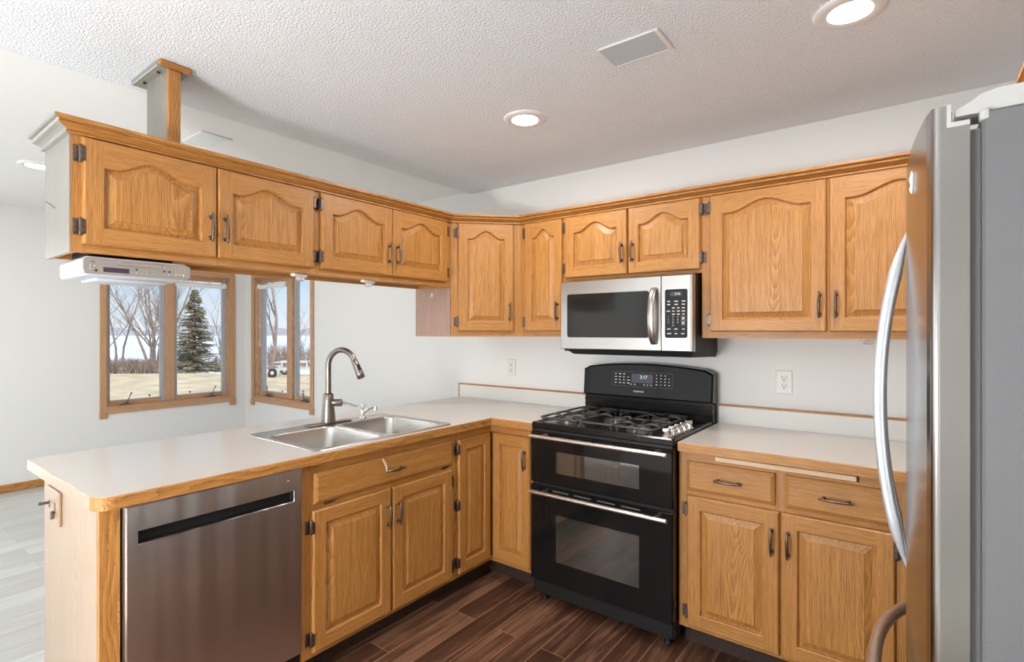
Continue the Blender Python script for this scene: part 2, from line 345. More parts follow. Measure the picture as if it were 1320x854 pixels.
def text_mesh(txt, size, T, thick=0.0004):
    cu = bpy.data.curves.new('t', 'FONT'); cu.body = txt; cu.size = size; cu.align_x = 'CENTER'; cu.align_y = 'CENTER'; cu.extrude = thick
    o = bpy.data.objects.new('t', cu); COL.objects.link(o)
    me = bpy.data.meshes.new_from_object(o.evaluated_get(bpy.context.evaluated_depsgraph_get()))
    mb = MB(); mb.add([T @ v.co for v in me.vertices], [list(p.vertices) for p in me.polygons])
    bpy.data.objects.remove(o); bpy.data.meshes.remove(me); bpy.data.curves.remove(cu)
    return mb
FACE_Y = lambda x, y, z: Matrix.Translation((x, y, z)) @ Matrix.Rotation(PI / 2, 4, 'X')   # text reading from -Y

# ------------------------------------------------------------------ room shell
XL, XR, YR, YD, YK = -6.22, 0.80, -3.20, 3.04, 2.89     # left wall, right wall, rear wall, dining wall, kitchen wall
ZK, ZD, TW = 2.40, 2.475, 0.14
XJ, XC = -2.63, -2.565                                   # wall jog, edge of the kitchen ceiling
def wall_with_openings(mb, axis, face, thick, a0, a1, z0, z1, ops):
    """plane wall along an axis, openings (a0,a1,z0,z1); face -> face+thick"""
    cuts = sorted(set([a0, a1] + [v for o in ops for v in o[:2]]))
    for p, q in zip(cuts[:-1], cuts[1:]):
        segs = [(z0, z1)]
        for o in ops:
            if o[0] <= p + 1e-6 and o[1] >= q - 1e-6:
                n = []
                for s0, s1 in segs:
                    if o[2] > s0: n.append((s0, min(o[2], s1)))
                    if o[3] < s1: n.append((max(o[3], s0), s1))
                segs = n
        for s0, s1 in segs:
            if s1 - s0 < 1e-5: continue
            if axis == 'Y': mb.box(face, face + thick, p, q, s0, s1)
            else: mb.box(p, q, face, face + thick, s0, s1)
W1 = (1.69, 2.852, 0.645, 2.00)        # window 1 opening in the left wall (Y, Z)
W2 = (-6.012, -4.868, 0.645, 2.00)     # window 2 opening in the dining wall (X, Z)
PD = (-1.9, -0.1, 0.02, 2.09)
RW = (-5.0, -0.5, 0.25, 2.25)
mb = MB(); wall_with_openings(mb, 'Y', XL, -TW, YR - TW, YD + TW, 0, ZD, [W1, PD]); struct('wall_left', mb, wall_m)
mb = MB(); wall_with_openings(mb, 'X', YD, TW, XL, XJ, 0, ZD, [W2]); mb.box(XJ, XR + TW, YK, YD + TW, 0, ZD); struct('wall_back', mb, wall_m)
mb = MB(); mb.box(XR, XR + TW, YR - TW, YK, 0, ZD); struct('wall_right', mb, wall_m)
mb = MB(); wall_with_openings(mb, 'X', YR, -TW, XL, XR, 0, ZD, [RW]); struct('wall_rear', mb, wall_m)
mb = MB(); mb.box(XC, XR + TW, YR - TW, YD + TW, ZK, ZD + .2); struct('ceiling', mb, popcorn_m, 'textured popcorn ceiling over the kitchen')
mb = MB(); mb.box(XL - TW, XC, YR - TW, YD + TW, ZD, ZD + .2); struct('ceiling', mb, smooth_ceil, 'smooth white ceiling beyond the peninsula')
mb = MB(); mb.box(-2.5, XR + TW, -.60, YK, -.2, 0); struct('floor', mb, walnut, 'dark walnut plank floor of the kitchen')
mb = MB(); mb.box(XL - TW, -2.5, YR - TW, YD + TW, -.2, 0); mb.box(-2.5, XR + TW, YR - TW, -.60, -.2, 0); struct('floor', mb, greyfl, 'pale grey plank floor beyond the peninsula, and added behind the viewer as bounce')  # strip behind the viewer is pale and unseen, to bounce light onto the ceiling
mb = MB(); mb.box(XL + .001, XL + .014, -0.05, YD - .001, 0.0, .070, bev=.004); struct('baseboard_left', mb, oak_y)
mb = MB(); mb.box(XL + .016, XJ - .002, YD - .014, YD - .001, 0.0, .070, bev=.004); struct('baseboard_back', mb, oak_h)
# unseen patio door frame, and frame of the rear window added for fill light
mb = MB()
for y in (PD[0], -1.03, PD[1] - .06): mb.box(XL - .10, XL - .04, y, y + .06, PD[2], PD[3])
mb.box(XL - .10, XL - .04, PD[0], PD[1], PD[2], PD[2] + .06); mb.box(XL - .10, XL - .04, PD[0], PD[1], PD[3] - .06, PD[3]); struct('door_1', mb, white_pl)
mb = MB()
for x in (RW[0], -3.5, -2.0, RW[1] - .06): mb.box(x, x + .06, YR - .10, YR - .04, RW[2], RW[3])
mb.box(RW[0], RW[1], YR - .10, YR - .04, RW[2], RW[2] + .06); mb.box(RW[0], RW[1], YR - .10, YR - .04, RW[3] - .06, RW[3]); struct('added_window_3', mb, white_pl)

# ------------------------------------------------------------------ the two casement windows
def window(name, a0, a1, z0, z1, T, outer_l, outer_r, mull, crank, tall_jamb):
    """window in local frame: x along the wall (left to right as seen from inside), y outwards (into the wall), z up"""
    root = bpy.data.objects.new(name, None); COL.objects.link(root); root['kind'] = 'structure'
    root.matrix_world = T; WM[name] = Vector((0, 0, 0))
    zt = z1 + .06
    # casing with corner blocks
    mb = MB()
    mb.box(outer_l, a0, -.016, 0, z0 - .06, zt, 0, .003); mb.box(a1, outer_r, -.016, 0, z0 - .06, zt, 0, .003)
    mb.box(a0, a1, -.016, 0, z1, zt, 1, .003); mb.box(a0, a1, -.016, 0, z0 - .058, z0 - .003, 1, .003)
    for s in ((outer_l - .004, a0 + .004), (a1 - .004, outer_r + .004)):
        mb.box(s[0], s[1], -.023, 0, z0 - .10, z0 - .028, 0, .003)
        cxm = (s[0] + s[1]) / 2
        Tl = Matrix.Translation((cxm, -.023, z0 - .064)) @ Matrix.Rotation(PI / 2, 4, 'X')
        mb.lathe([(.024, -.001), (.024, .003), (.018, .003), (.016, .001), (.012, .001), (.009, .004), (.002, .005)], mi=0, T=Tl, n=20)
    part('casing', mb, [daylit_oak_v, daylit_oak_h], root)
    # jamb lining (reveal)
    mb = MB(); dp = .115
    mb.box(a0 - .004, a0 + .012, 0, dp, z0, z1); mb.box(a1 - .012, a1 + .004, 0, dp, z0, z1)
    mb.box(a0, a1, 0, dp, z1 - .012, z1 + .002, 1); mb.box(a0, a1, -.012, dp, z0 - .003, z0 + .014, 1, .003)
    part('jamb', mb, [daylit_oak_v, daylit_oak_h], root)
    mb = MB(); mb.box(mull[0], mull[1], .030, dp, z0 + .014, z1 - .012, 0, .004); part('mullion', mb, daylit_oak_v, root)
    for k, (s0, s1) in enumerate(((a0 + .012, mull[0]), (mull[1], a1 - .012))):
        mb = MB(); y0, y1 = .066, .105; fw = .030
        mb.box(s0, s0 + fw, y0, y1, z0 + .014, z1 - .012); mb.box(s1 - fw, s1, y0, y1, z0 + .014, z1 - .012)
        mb.box(s0 + fw, s1 - fw, y0, y1, z0 + .014, z0 + .054, 1); mb.box(s0 + fw, s1 - fw, y0, y1, z1 - .05, z1 - .012, 1)
        # dark gasket / screen channel inside the frame
        g = .008
        mb.box(s0 + fw, s0 + fw + g, y0 + .01, y1, z0 + .054, z1 - .05, 2); mb.box(s1 - fw - g, s1 - fw, y0 + .01, y1, z0 + .054, z1 - .05, 2)
        mb.box(s0 + fw, s1 - fw, y0 + .01, y1, z0 + .054, z0 + .054 + g, 2)
        sash = part('sash', mb, [vinyl, daylit_oak_h, vinyl], root)
        mb = MB(); mb.box(s0 + fw, s1 - fw, .084, .090, z0 + .054, z1 - .05); part('pane', mb, glass_m, sash)
        # crank operator on the stool
        c = crank[k]; mb = MB(); zc = z0 + .014
        mb.box(c - .055, c + .055, .008, .040, zc, zc + .014, 0, .005, seg=2)
        mb.box(c - .020, c + .020, .010, .036, zc + .014, zc + .030, 0, .006, seg=2)
        mb.tube([(c, .02, zc + .028), (c + .01, .005, zc + .05), (c + .025, .0, zc + .085), (c + .032, -.006, zc + .115)], [.006, .005, .0045, .004])
        mb.tube([(c + .032, -.006, zc + .110), (c + .034, -.018, zc + .122)], [.007, .007])
        part('crank_handle', mb, pewter if False else nickel, root)
        mb = MB(); mb.lathe([(.003, 0), (.009, .002), (.009, .008), (.004, .010)], (0, 0, 0), T=Matrix.Translation((s1 - .14 if k == 0 else s0 + .16, .065, z0 + .085)) @ Matrix.Rotation(PI / 2, 4, 'X'), n=14)
        part('sash_lock', mb, slot_m, root)
    return root
# left wall: local x -> +Y, local y (outwards) -> -X : rotate +90 about Z
T1 = Matrix.Translation((XL, 0, 0)) @ Matrix.Rotation(PI / 2, 4, 'Z')
window('window_1', W1[0], W1[1], W1[2], W1[3], T1, 1.637, 2.912, (2.215, 2.300), (1.86, 2.66), True)
T2 = Matrix.Translation((0, YD, 0))
window('window_2', W2[0], W2[1], W2[2], W2[3], T2, -6.072, -4.812, (-5.385, -5.29), (-5.76, -5.03), True)
# roller shades rolled up under the window heads
def shade(name, label, p0, p1, zc, dirn):
    t = thing(name, label, 'roller shade', tuple((Vector(p0) + Vector(p1)) / 2))
    a = Vector(p0); b = Vector(p1)
    mb = MB(); mb.tube([a, b], .021, n=16); r = part('roll', mb, shade_m, t, world=True)
    mb = MB(); h = Vector((0, 0, -.020)); mb.tube([a + h + (b - a) * .03, a + h + (b - a) * .97], .009, n=10); part('hem_bar', mb, shade_m, t, world=True)
    for q in (a, b):
        mb = MB(); mb.box(q.x - .02, q.x + .02, q.y - .02, q.y + .02, q.z - .024, q.z + .03, 0, .004); part('bracket', mb, white_pl, t, world=True)
    return t
shade('roller_shade', 'rolled-up white window shade at the head of the wide casement window', (XL - .045, 2.325, 1.905), (XL - .045, 2.815, 1.905), 0, 0)
s2 = shade('roller_shade', 'rolled-up white window shade with pull cord in the corner casement window', (-5.98, YD + .035, 1.905), (-5.42, YD + .035, 1.905), 0, 0)
mb = MB(); mb.tube([(-5.93, YD + .02, 1.9), (-5.93, YD + .02, 1.25)], .0025, n=6); mb.lathe([(.002, .02), (.008, 0), (.006, -.02), (.002, -.024)], (-5.93, YD + .02, 1.245), n=10)
mb.lathe([(.002, .02), (.007, 0), (.002, -.02)], (-5.93, YD + .02, 1.45), n=10)
part('pull_cord', mb, white_pl, s2, world=True)

# ------------------------------------------------------------------ cabinet kit
DT = 0.019
def door_mesh(name, w_, h, rise, sw=0.056):
    e = .006; y0 = -DT; mb = MB(); br = .056; N = 28 if rise else 1
    tr = (.044 + rise) if rise else .056
    def ring(d, y):
        xa, xb = sw + d, w_ - sw - d; pts = [(xa, y, br + d), (xb, y, br + d)]
        for i in range(N + 1):
            t = 1 - 2 * i / N
            g = (0.5 + 0.5 * math.cos(PI * t / .84)) if abs(t) < .84 else 0.0
            pts.append(((xa + xb) / 2 + t * (xb - xa) / 2, y, h - tr + rise * g - d))
        return [Vector(p) for p in pts]
    # frame: slots 1 stiles, 2 rails
    mb.add([(e, y0, e), (sw, y0, e), (sw, y0, h - e), (e, y0, h - e)], [(0, 1, 2, 3)], 1)
    mb.add([(w_ - sw, y0, e), (w_ - e, y0, e), (w_ - e, y0, h - e), (w_ - sw, y0, h - e)], [(0, 1, 2, 3)], 1)
    mb.add([(sw, y0, e), (w_ - sw, y0, e), (w_ - sw, y0, br), (sw, y0, br)], [(0, 1, 2, 3)], 2)
    r0 = ring(0, y0); top = r0[2:]
    vs_ = [(w_ - sw, y0, h - e)] + [tuple(p) for p in top] + [(sw, y0, h - e)]
    mb.add(vs_, [list(range(len(vs_)))], 2)
    def rect(i, y): return [(i, y, i), (w_ - i, y, i), (w_ - i, y, h - i), (i, y, h - i)]
    mb.loft([rect(e, y0), rect(.002, y0 + .004), rect(0, y0 + .009), rect(0, 0)], 1, False, True, False)
    mb.add(rect(0, 0), [(0, 1, 2, 3)], 1)
    prof = [(0, y0), (.0025, y0 + .0015), (.0045, y0 + .0050), (.0055, y0 + .0125), (.0095, y0 + .0130), (.034, y0 + .0036), (.0345, y0 + .0010)]
    mb.loft([ring(d, y) for d, y in prof], 0, False, True, False)
    last = ring(*prof[-1]); mb.add([tuple(p) for p in last], [list(range(len(last)))], 0)
    return mb.mesh(name, [oak_v, oak_s, oak_h])
def drawer_mesh(name, w_, h):
    mb = MB(); 
    def rect(i, y): return [(i, y, i), (w_ - i, y, i), (w_ - i, y, h - i), (i, y, h - i)]
    mb.loft([rect(0, 0), rect(0, -.010), rect(.003, -.013), rect(.012, -.0175), rect(.014, -DT)], 0, False, True, False)
    mb.add(rect(.014, -DT), [(0, 1, 2, 3)], 0); mb.add(rect(0, 0), [(0, 1, 2, 3)], 0)
    return mb.mesh(name, [oak_h])
def handle_mesh():
    mb = MB(); L_ = .048
    for s in (-1, 1):
        mb.tube([(0, 0, s * .040), (0, -.020, s * .040)], [.0055, .004], n=10)
        mb.lathe([(.008, 0), (.008, .002), (.005, .004)], T=Matrix.Translation((0, 0, s * .040)) @ Matrix.Rotation(PI / 2, 4, 'X'), n=12)
        mb.lathe([(.001, -.005), (.0045, -.002), (.0045, .002), (.001, .005)], (0, -.021, s * .052), n=10)
    pts = []; rad = []
    for i in range(13):
        t = -1 + i / 6; pts.append((0, -.021 - .006 * (1 - t * t), t * .050)); rad.append(.0036 + .0024 * (1 - t * t))
    mb.tube(pts, rad, n=12)
    return mb.mesh('handle', [pewter])
def hinge_mesh(s):
    """s=+1: door lies to the +x side of the frame leaf"""
    mb = MB()
    mb.box(-s * .024, -s * .005, -.0035, 0, -.027, .027, 0, .0012)
    mb.box(-s * .007, s * .006, -DT - .0025, -DT + .001, -.024, .024, 0, .001)
    mb.box(-s * .008, -s * .003, -DT, -.002, -.022, .022)
    mb.lathe([(.001, -.031), (.0035, -.029), (.0045, -.025), (.0052, -.022), (.0052, .022), (.0045, .025), (.0035, .029), (.001, .031)], (-s * .006, -.012, 0), n=12)
    for z in (-.016, .016): mb.lathe([(.0028, 0), (.0022, .0012), (.0005, .0016)], T=Matrix.Translation((-s * .017, -.0035, z)) @ Matrix.Rotation(PI / 2, 4, 'X'), n=8)
    return mb.mesh('hinge', [pewter])
HANDLE = handle_mesh(); HINGE_L = hinge_mesh(1); HINGE_R = hinge_mesh(-1)

class Cab:
    """a cabinet unit; the face plane runs from (px,py) along the direction rz, y+ into the cabinet"""
    def __init__(s, name, label, cat, px, py, z0, rz=0.0, group=None):
        s.t = thing(name, label, cat, (px, py, z0), 0, group); s.rz = rz; s.R = Matrix.Rotation(rz, 4, 'Z'); s.z0 = z0
    def put(s, name, mb, mats, label=None):                      # parts given in face-plane coordinates
        o = bpy.data.objects.new(name, mb.mesh(name, mats)); COL.objects.link(o); o.parent = s.t; o.rotation_euler = (0, 0, s.rz)
        if label: o['label'] = label
        return o
    def frame(s, wd, z0, z1, stiles, rails, th=.019):
        mb = MB(); a = z0 - s.z0
        for x0, x1 in stiles: mb.box(x0, x1, 0, th, a, z1 - s.z0, 0)
        for x0, x1, za, zb in rails: mb.box(x0, x1, 0.0003, th, za - s.z0, zb - s.z0, 1)
        return s.put('face_frame', mb, [oak_s, oak_h])
    def carcass(s, wd, depth, z0, z1, m=None, toe=False, y0=.019):
        mb = MB(); mb.box(.0005, wd - .0005, y0, depth, z0 - s.z0, z1 - s.z0); s.put('carcass', mb, m or oak_s)
        if toe:
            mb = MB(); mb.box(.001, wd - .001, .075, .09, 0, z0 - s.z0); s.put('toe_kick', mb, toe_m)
    def front(s, name, me, x0, z0):
        o = bpy.data.objects.new(name, me); COL.objects.link(o); o.parent = s.t
        o.location = s.R @ Vector((x0, -.0005, z0 - s.z0)); o.rotation_euler = (0, 0, s.rz); return o
    def door(s, x0, x1, z0, z1, rise, hinge, hz=None, handle='low', hs=None, no_handle=False, label=None, rz=None):
        wd, h = x1 - x0, z1 - z0
        sw = .056 if wd > .3 else .050
        d = s.front('door', door_mesh('door', wd, h, rise, sw), x0, z0)
        if label: d['label'] = label
        if hz is None: hz = (.057, h - .057)
        for z in hz:
            inst('hinge', HINGE_L if hinge == 'L' else HINGE_R, d, (0 if hinge == 'L' else wd, 0, z))
        if not no_handle:
            z = .115 if handle == 'low' else h - .118
            inst('handle', HANDLE, d, (wd - .026 if hinge == 'L' else .026, -DT, z))
        return d
    def drawer(s, x0, x1, z0, z1, name='drawer'):
        wd, h = x1 - x0, z1 - z0
        d = s.front(name, drawer_mesh(name, wd, h), x0, z0)
        inst('handle', HANDLE, d, (wd / 2, -DT, h / 2), (0, PI / 2, 0))
        return d

XP, YU, ZT = -2.188, 2.585, 2.0455           # peninsula upper face, wall upper face, top of the frames
ZB, ZL = 1.660, 1.365                       # short / tall cabinet bottoms
UG = None
# --- two double-door wall units hung over the peninsula
def pen_upper(label, y0, y1, d1, d2, endleft):
    c = Cab('wall_cabinet', label, 'cabinet', XP, y0, ZB, PI / 2)
    wd = y1 - y0; e = .006
    c.carcass(wd, .302, ZB + .022, ZT)
    a, b, p, q = d1[0] - y0, d1[1] - y0, d2[0] - y0, d2[1] - y0
    c.frame(wd, ZB, ZT, [(0, a + .012), (b - .012, p + .012), (q - .012, wd)], [(a + .012, b - .012, ZB, 1.695), (p + .012, q - .012, ZB, 1.695), (a + .012, b - .012, 2.035, ZT), (p + .012, q - .012, 2.035, ZT)])
    mb = MB(); mb.box(.0, wd, .019, .302, ZB + .0205 - ZB, .0220); mb.box(0, wd, .285, .302, .003, .021)
    if endleft: mb.box(0, .016, .019, .302, .0, .021)
    c.put('underside', mb, oak_h)
    c.door(a, b, 1.687, 2.043, .046, 'L'); c.door(p, q, 1.687, 2.043, .046, 'R')
    return c
ca = pen_upper('oak double-door wall cabinet at the free end of the hanging row, above the radio', .498, 1.3895, (.527, .948), (.951, 1.372), True)
mb = MB(); mb.box(-.003, .0, .0, .305, -.002, ZT - ZB); ca.put('end_panel', mb, oak_glare_grey, 'end panel with painted grey glare')
mb = MB(); mb.tube([(-.0035, .17, .165), (-.0035, .255, .195), (-.0035, .300, .205)], .0012, n=5); ca.put('split_in_veneer', mb, slot_m, 'dark hairline split in the end panel')
cb = pen_upper('oak double-door wall cabinet over the faucet, second in the hanging row', 1.3905, 2.2868, (1.411, 1.829), (1.8315, 2.243), False)
# --- diagonal corner unit
cc = Cab('wall_cabinet', 'tall single-door oak wall cabinet set diagonally in the corner', 'cabinet', XP, 2.2872, ZL, PI / 4)
px, py = XP, 2.2872
poly = [(0, 0), (.298, .298), (.298, .598), (-.302, .598), (-.302, 0)]
i_ = .0134
mb = MB(); mb.prism([(-.0190, .001), (.2970, .317), (.297, .598), (-.302, .598), (-.302, .001)], .004, ZT - ZL); o = part('carcass', mb, oak_s, cc.t)
mb = MB(); mb.box(-.302, -.003, -.004, .0008, .0, ZB - ZL - .001); part('side_panel', mb, oak_raw, cc.t, label='unvarnished pinkish side panel below the hanging row')
wd = .4214
cc.frame(wd, ZL, ZT, [(0, .054), (.366, wd)], [(.054, .366, ZL, 1.41), (.054, .366, 2.03, ZT)], .013)
cc.door(.042, .378, 1.397, 2.043, .046, 'L')
# --- narrow unit beside the microwave
cn = Cab('wall_cabinet', 'narrow single-door oak wall cabinet left of the microwave', 'cabinet', -1.8895, YU, ZL)
wd = .3075; cn.carcass(wd, .302, ZL + .012, ZT)
cn.frame(wd, ZL, ZT, [(0, .05), (wd - .02, wd)], [(.05, wd - .02, ZL, 1.41), (.05, wd - .02, 2.03, ZT)])
cn.door(.0405, .3025, 1.397, 2.043, .046, 'L')
# --- unit over the microwave
cm = Cab('wall_cabinet', 'short double-door oak wall cabinet right above the microwave', 'cabinet', -1.5815, YU, 1.680)
wd = .778; cm.carcass(wd, .302, 1.682, ZT)
cm.frame(wd, 1.68, ZT, [(0, .03), (.38, .42), (wd - .02, wd)], [(.03, .38, 1.68, 1.71), (.42, wd - .02, 1.68, 1.71), (.03, .38, 2.03, ZT), (.42, wd - .02, 2.03, ZT)])
cm.door(.0145, .394, 1.697, 2.043, .046, 'L'); cm.door(.4015, .7755, 1.697, 2.043, .046, 'R')
# --- large unit right of the microwave
cr = Cab('wall_cabinet', 'large tall double-door oak wall cabinet between microwave and refrigerator', 'cabinet', -.8030, YU, ZL)
wd = 1.053; cr.carcass(wd, .302, ZL + .012, ZT)
cr.frame(wd, ZL, ZT, [(0, .052), (.505, .545), (wd - .05, wd)], [(.052, .505, ZL, 1.41), (.545, wd - .05, ZL, 1.41), (.052, .505, 2.03, ZT), (.545, wd - .05, 2.03, ZT)])
cr.door(.0410, .522, 1.395, 2.043, .046, 'L'); cr.door(.530, 1.011, 1.395, 2.043, .046, 'R')
# --- unit above the refrigerator, on the right wall
cf = Cab('wall_cabinet', 'oak cabinet above the refrigerator, only its crown corner in frame', 'cabinet', .278, 2.045, 1.83, -PI / 2)
wd = 1.0; cf.carcass(wd, .515, 1.84, ZT)
cf.frame(wd, 1.83, ZT, [(0, .04), (.48, .52), (wd - .04, wd)], [(.04, .48, 1.83, 1.86), (.52, wd - .04, 1.83, 1.86), (.04, .48, 2.03, ZT), (.52, wd - .04, 2.03, ZT)])
cf.door(.025, .495, 1.85, 2.043, .03, 'L'); cf.door(.505, .975, 1.85, 2.043, .03, 'R')

# --- crown moulding, one continuous run
CP = [(0.0, 2.046), (.011, 2.046), (.011, 2.0525), (.006, 2.0550), (.012, 2.0590), (.022, 2.0640), (.034, 2.0680), (.035, 2.0725), (.030, 2.0745), (.036, 2.0790), (.045, 2.0815), (.045, 2.092), (-.02, 2.092), (-.02, 2.046)]
cw = thing('crown_moulding', 'stained oak crown moulding running along the tops of the hanging and wall cabinets', 'moulding', (XP, .498, 2.046))
def sweep_rings(path, prof):
    mb_ = MB(); out = []
    P = [Vector(p) for p in path]
    for i in range(len(P)):
        ds = []
        if i > 0: d = (P[i] - P[i - 1]).normalized(); ds.append(Vector((d.y, -d.x)))
        if i < len(P) - 1: d = (P[i + 1] - P[i]).normalized(); ds.append(Vector((d.y, -d.x)))
        m_ = sum(ds, Vector((0, 0))).normalized(); k = 1 / m_.dot(ds[0])
        out.append([Vector((P[i].x + m_.x * o_ * k, P[i].y + m_.y * o_ * k, z)) for o_, z in prof])
    return out
R_ = sweep_rings([(-2.492, .4948), (XP, .4948), (XP, 2.2870), (-1.89, YU), (.25, YU)], CP)
def run(name, idx, m_, label=None):
    mb = MB()
    for i in range(len(idx) - 1): mb.loft([R_[idx[i]], R_[idx[i + 1]]], i if len(m_) > 1 else 0, False, True, False)
    for i in (idx[0], idx[-1]): mb.add(R_[i], [list(range(len(CP)))], 0)
    part(name, mb, m_, cw, world=True, label=label)
run('end_return', [0, 1], [oak_glare_grey_h], 'return at the free end with painted grey glare')
run('front_run', [1, 2], [oak_y]); run('corner_run', [2, 3], [oak_h]); run('wall_run', [3, 4], [oak_h])
cw2 = thing('crown_moulding', 'oak crown moulding corner above the refrigerator, at the right edge of the photo', 'moulding', (.278, 2.045, 2.046))
CW2 = sweep_rings([(.795, 2.0455), (.2775, 2.0455), (.2775, 1.02)], [(-o_ + 0 if False else o_, z) for o_, z in CP])
# travel runs left-handed here, so mirror the outward side
CW2 = sweep_rings([(.2775, 1.02), (.2775, 2.0455), (.795, 2.0455)], [(-o_, z) for o_, z in CP])
mb = MB(); mb.loft([CW2[0], CW2[1]], 0, False, True, False); mb.add(CW2[0], [list(range(len(CP)))], 0); part('front_run', mb, oak_y, cw2, world=True)
mb = MB(); mb.loft([CW2[1], CW2[2]], 0, False, True, False); mb.add(CW2[2], [list(range(len(CP)))], 0); part('end_return', mb, oak_h, cw2, world=True)

# --- ceiling post carrying the hanging row
tp = thing('ceiling_post', 'oak board post between the hanging cabinet row and the ceiling', 'post', (-2.31, .805, 2.0925))
mb = MB(); mb.box(-2.414, -2.218, .789, .826, 2.0930, 2.3780); part('side_board', mb, oak_glare_grey, tp, world=True, label='board with painted grey glare')
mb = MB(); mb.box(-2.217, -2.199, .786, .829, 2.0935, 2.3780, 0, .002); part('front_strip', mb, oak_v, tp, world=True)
mb = MB(); mb.box(-2.470, -2.205, .752, .862, 2.3785, 2.3995, 0, .003); part('cap_plate', mb, oak_glare_grey_h, tp, world=True, label='cap plate with painted grey glare')
mb = MB(); mb.box(-2.204, -2.182, .752, .862, 2.3785, 2.3995, 0, .006); part('cap_edge', mb, oak_y, tp, world=True)
mb = MB()
for x in (-2.40, -2.26):
    mb = MB(); mb.lathe([(.006, -.004), (.006, 0), (.002, .001)], (x, .776, 2.377), n=10); part('screw', mb, slot_m, tp, world=True)

# ------------------------------------------------------------------ base cabinets
XB, YB = -1.895, 2.306
cs = Cab('base_cabinet', 'oak sink base cabinet with false drawer front and two doors', 'cabinet', XB, 1.139, 0, PI / 2)
wd = .864; cs.carcass(wd, .60, .10, .70, None, True)
for xa in (.0005, wd - .02):
    mb = MB(); mb.box(xa, xa + .0195, .02, .60, .7005, .87); cs.put('side_rail', mb, oak_h)
cs.frame(wd, .10, .875, [(0, .05), (.425, .458), (.83, wd)], [(.05, .83, .10, .13), (.05, .83, .675, .72), (.05, .83, .82, .875)])
cs.door(.042, .436, .121, .685, 0, 'L', (.057, .500), 'high'); cs.door(.4445, .835, .121, .685, 0, 'R', (.057, .500), 'high')
fd = cs.drawer(.050, .841, .708, .833, 'false_drawer_front')
mb = MB()
for s in (-1, 1): mb.tube([(.395 - .055 + .002 * s, -DT - .022, .062), (.395 - .056 + .003 * s, -DT - .020, .085), (.395 - .060 + .004 * s, -DT - .010, .108), (.395 - .062, -DT - .002, .120)], .0014, n=5)
part('twist_tie', mb, ivory, fd, label='pale twist tie looped on the pull')
for x in (.075, .745):                                                # spring hinges of the tilting front
    mb = MB(); mb.box(-.020, .020, -.010, .0, -.006, .004, 0, .001); mb.tube([(-.025, -.009, -.002), (.03, -.009, .004)], .004, n=8)
    part('tip_out_hinge', mb, pewter, fd, (x - .0, .006, -.008))

cl = Cab('base_cabinet', 'oak corner base cabinet with bifold doors in the inside corner', 'cabinet', XB, 2.004, 0)
mb = MB(); mb.prism([(-.019, .0005), (-.019, .321), (.309, .321), (.309, .881), (-.60, .881), (-.60, .0005)], .10, .87); part('carcass', mb, oak_s, cl.t)
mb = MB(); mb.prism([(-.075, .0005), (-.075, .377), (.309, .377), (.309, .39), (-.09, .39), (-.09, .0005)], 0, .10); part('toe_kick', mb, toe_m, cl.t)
mb = MB()
mb.box(-.019, 0, .001, .021, .10, .875, 0); mb.box(-.0187, -.0003, .021, .302, .10, .128, 1); mb.box(-.0187, -.0003, .021, .302, .825, .875, 1)
mb.box(.258, .309, .302, .321, .10, .875, 0); mb.box(-.019, .258, .3023, .3207, .10, .128, 2); mb.box(-.019, .258, .3023, .3207, .825, .875, 2)
part('face_frame', mb, [oak_s, oak_y, oak_h], cl.t)
d = bpy.data.objects.new('door', door_mesh('door', .258, .708, 0, .048)); COL.objects.link(d); d.parent = cl.t; d.location = (.0005, .021, .122); d.rotation_euler = (0, 0, PI / 2)
for z in (.062, .362, .655): inst('hinge', HINGE_L, d, (0, 0, z))
d = bpy.data.objects.new('door', door_mesh('door', .256, .708, 0, .048)); COL.objects.link(d); d.parent = cl.t; d.location = (.0262, .3015, .122)
inst('handle', HANDLE, d, (.226, -DT, .585))

cq = Cab('base_cabinet', 'oak base cabinet with two drawers over two doors, right of the range', 'cabinet', -.8155, YB, 0)
wd = 1.10; cq.carcass(wd, .578, .10, .87, None, True)
o0 = -.8155
cq.frame(wd, .10, .875, [(0, .05), (.375, .437), (.755, .82), (1.05, wd)], [(.05, .755, .10, .13), (.05, .755, .675, .72), (.05, .755, .82, .875), (.82, 1.05, .10, .13), (.82, 1.05, .82, .875)])
cq.drawer(-.777 - o0, -.428 - o0, .706, .833); cq.drawer(-.391 - o0, -.048 - o0, .706, .833)
cq.door(-.777 - o0, -.4125 - o0, .116, .684, 0, 'L', (.057, .505), 'high'); cq.door(-.4065 - o0, -.042 - o0, .116, .684, 0, 'R', (.057, .505), 'high')
mb = MB(); mb.box(-.657 - o0, -.156 - o0, -.016, .30, .848, .867, 0, .0015); o = part('cutting_board', mb, oak_light, cq.t, label='pale pull-out cutting board edge under the counter')
mb = MB(); mb.box(-.160 - o0, -.150 - o0, -.0015, .0, .845, .869); part('cutting_board_slot', mb, slot_m, cq.t)

# --- peninsula end panel
te = thing('peninsula_end_panel', 'oak panel with painted pale glare, closing the near end of the peninsula beside the dishwasher', 'panel', (-2.2, .505, 0))
mb = MB(); mb.box(-2.510, -1.914, .497, .512, 0, .875); part('end_board', mb, oak_glare, te, world=True, label='end board with painted pale glare')
mb = MB(); mb.box(-1.9138, -1.896, .498, .549, 0, .875); mb.box(-1.9138, -1.95, .5125, .549, 0, .875); part('front_stile', mb, oak_v, te, world=True)
mb = MB(); mb.box(-2.510, -2.502, .5125, 2.885, 0, .875); part('back_board', mb, oak_v, te, world=True)

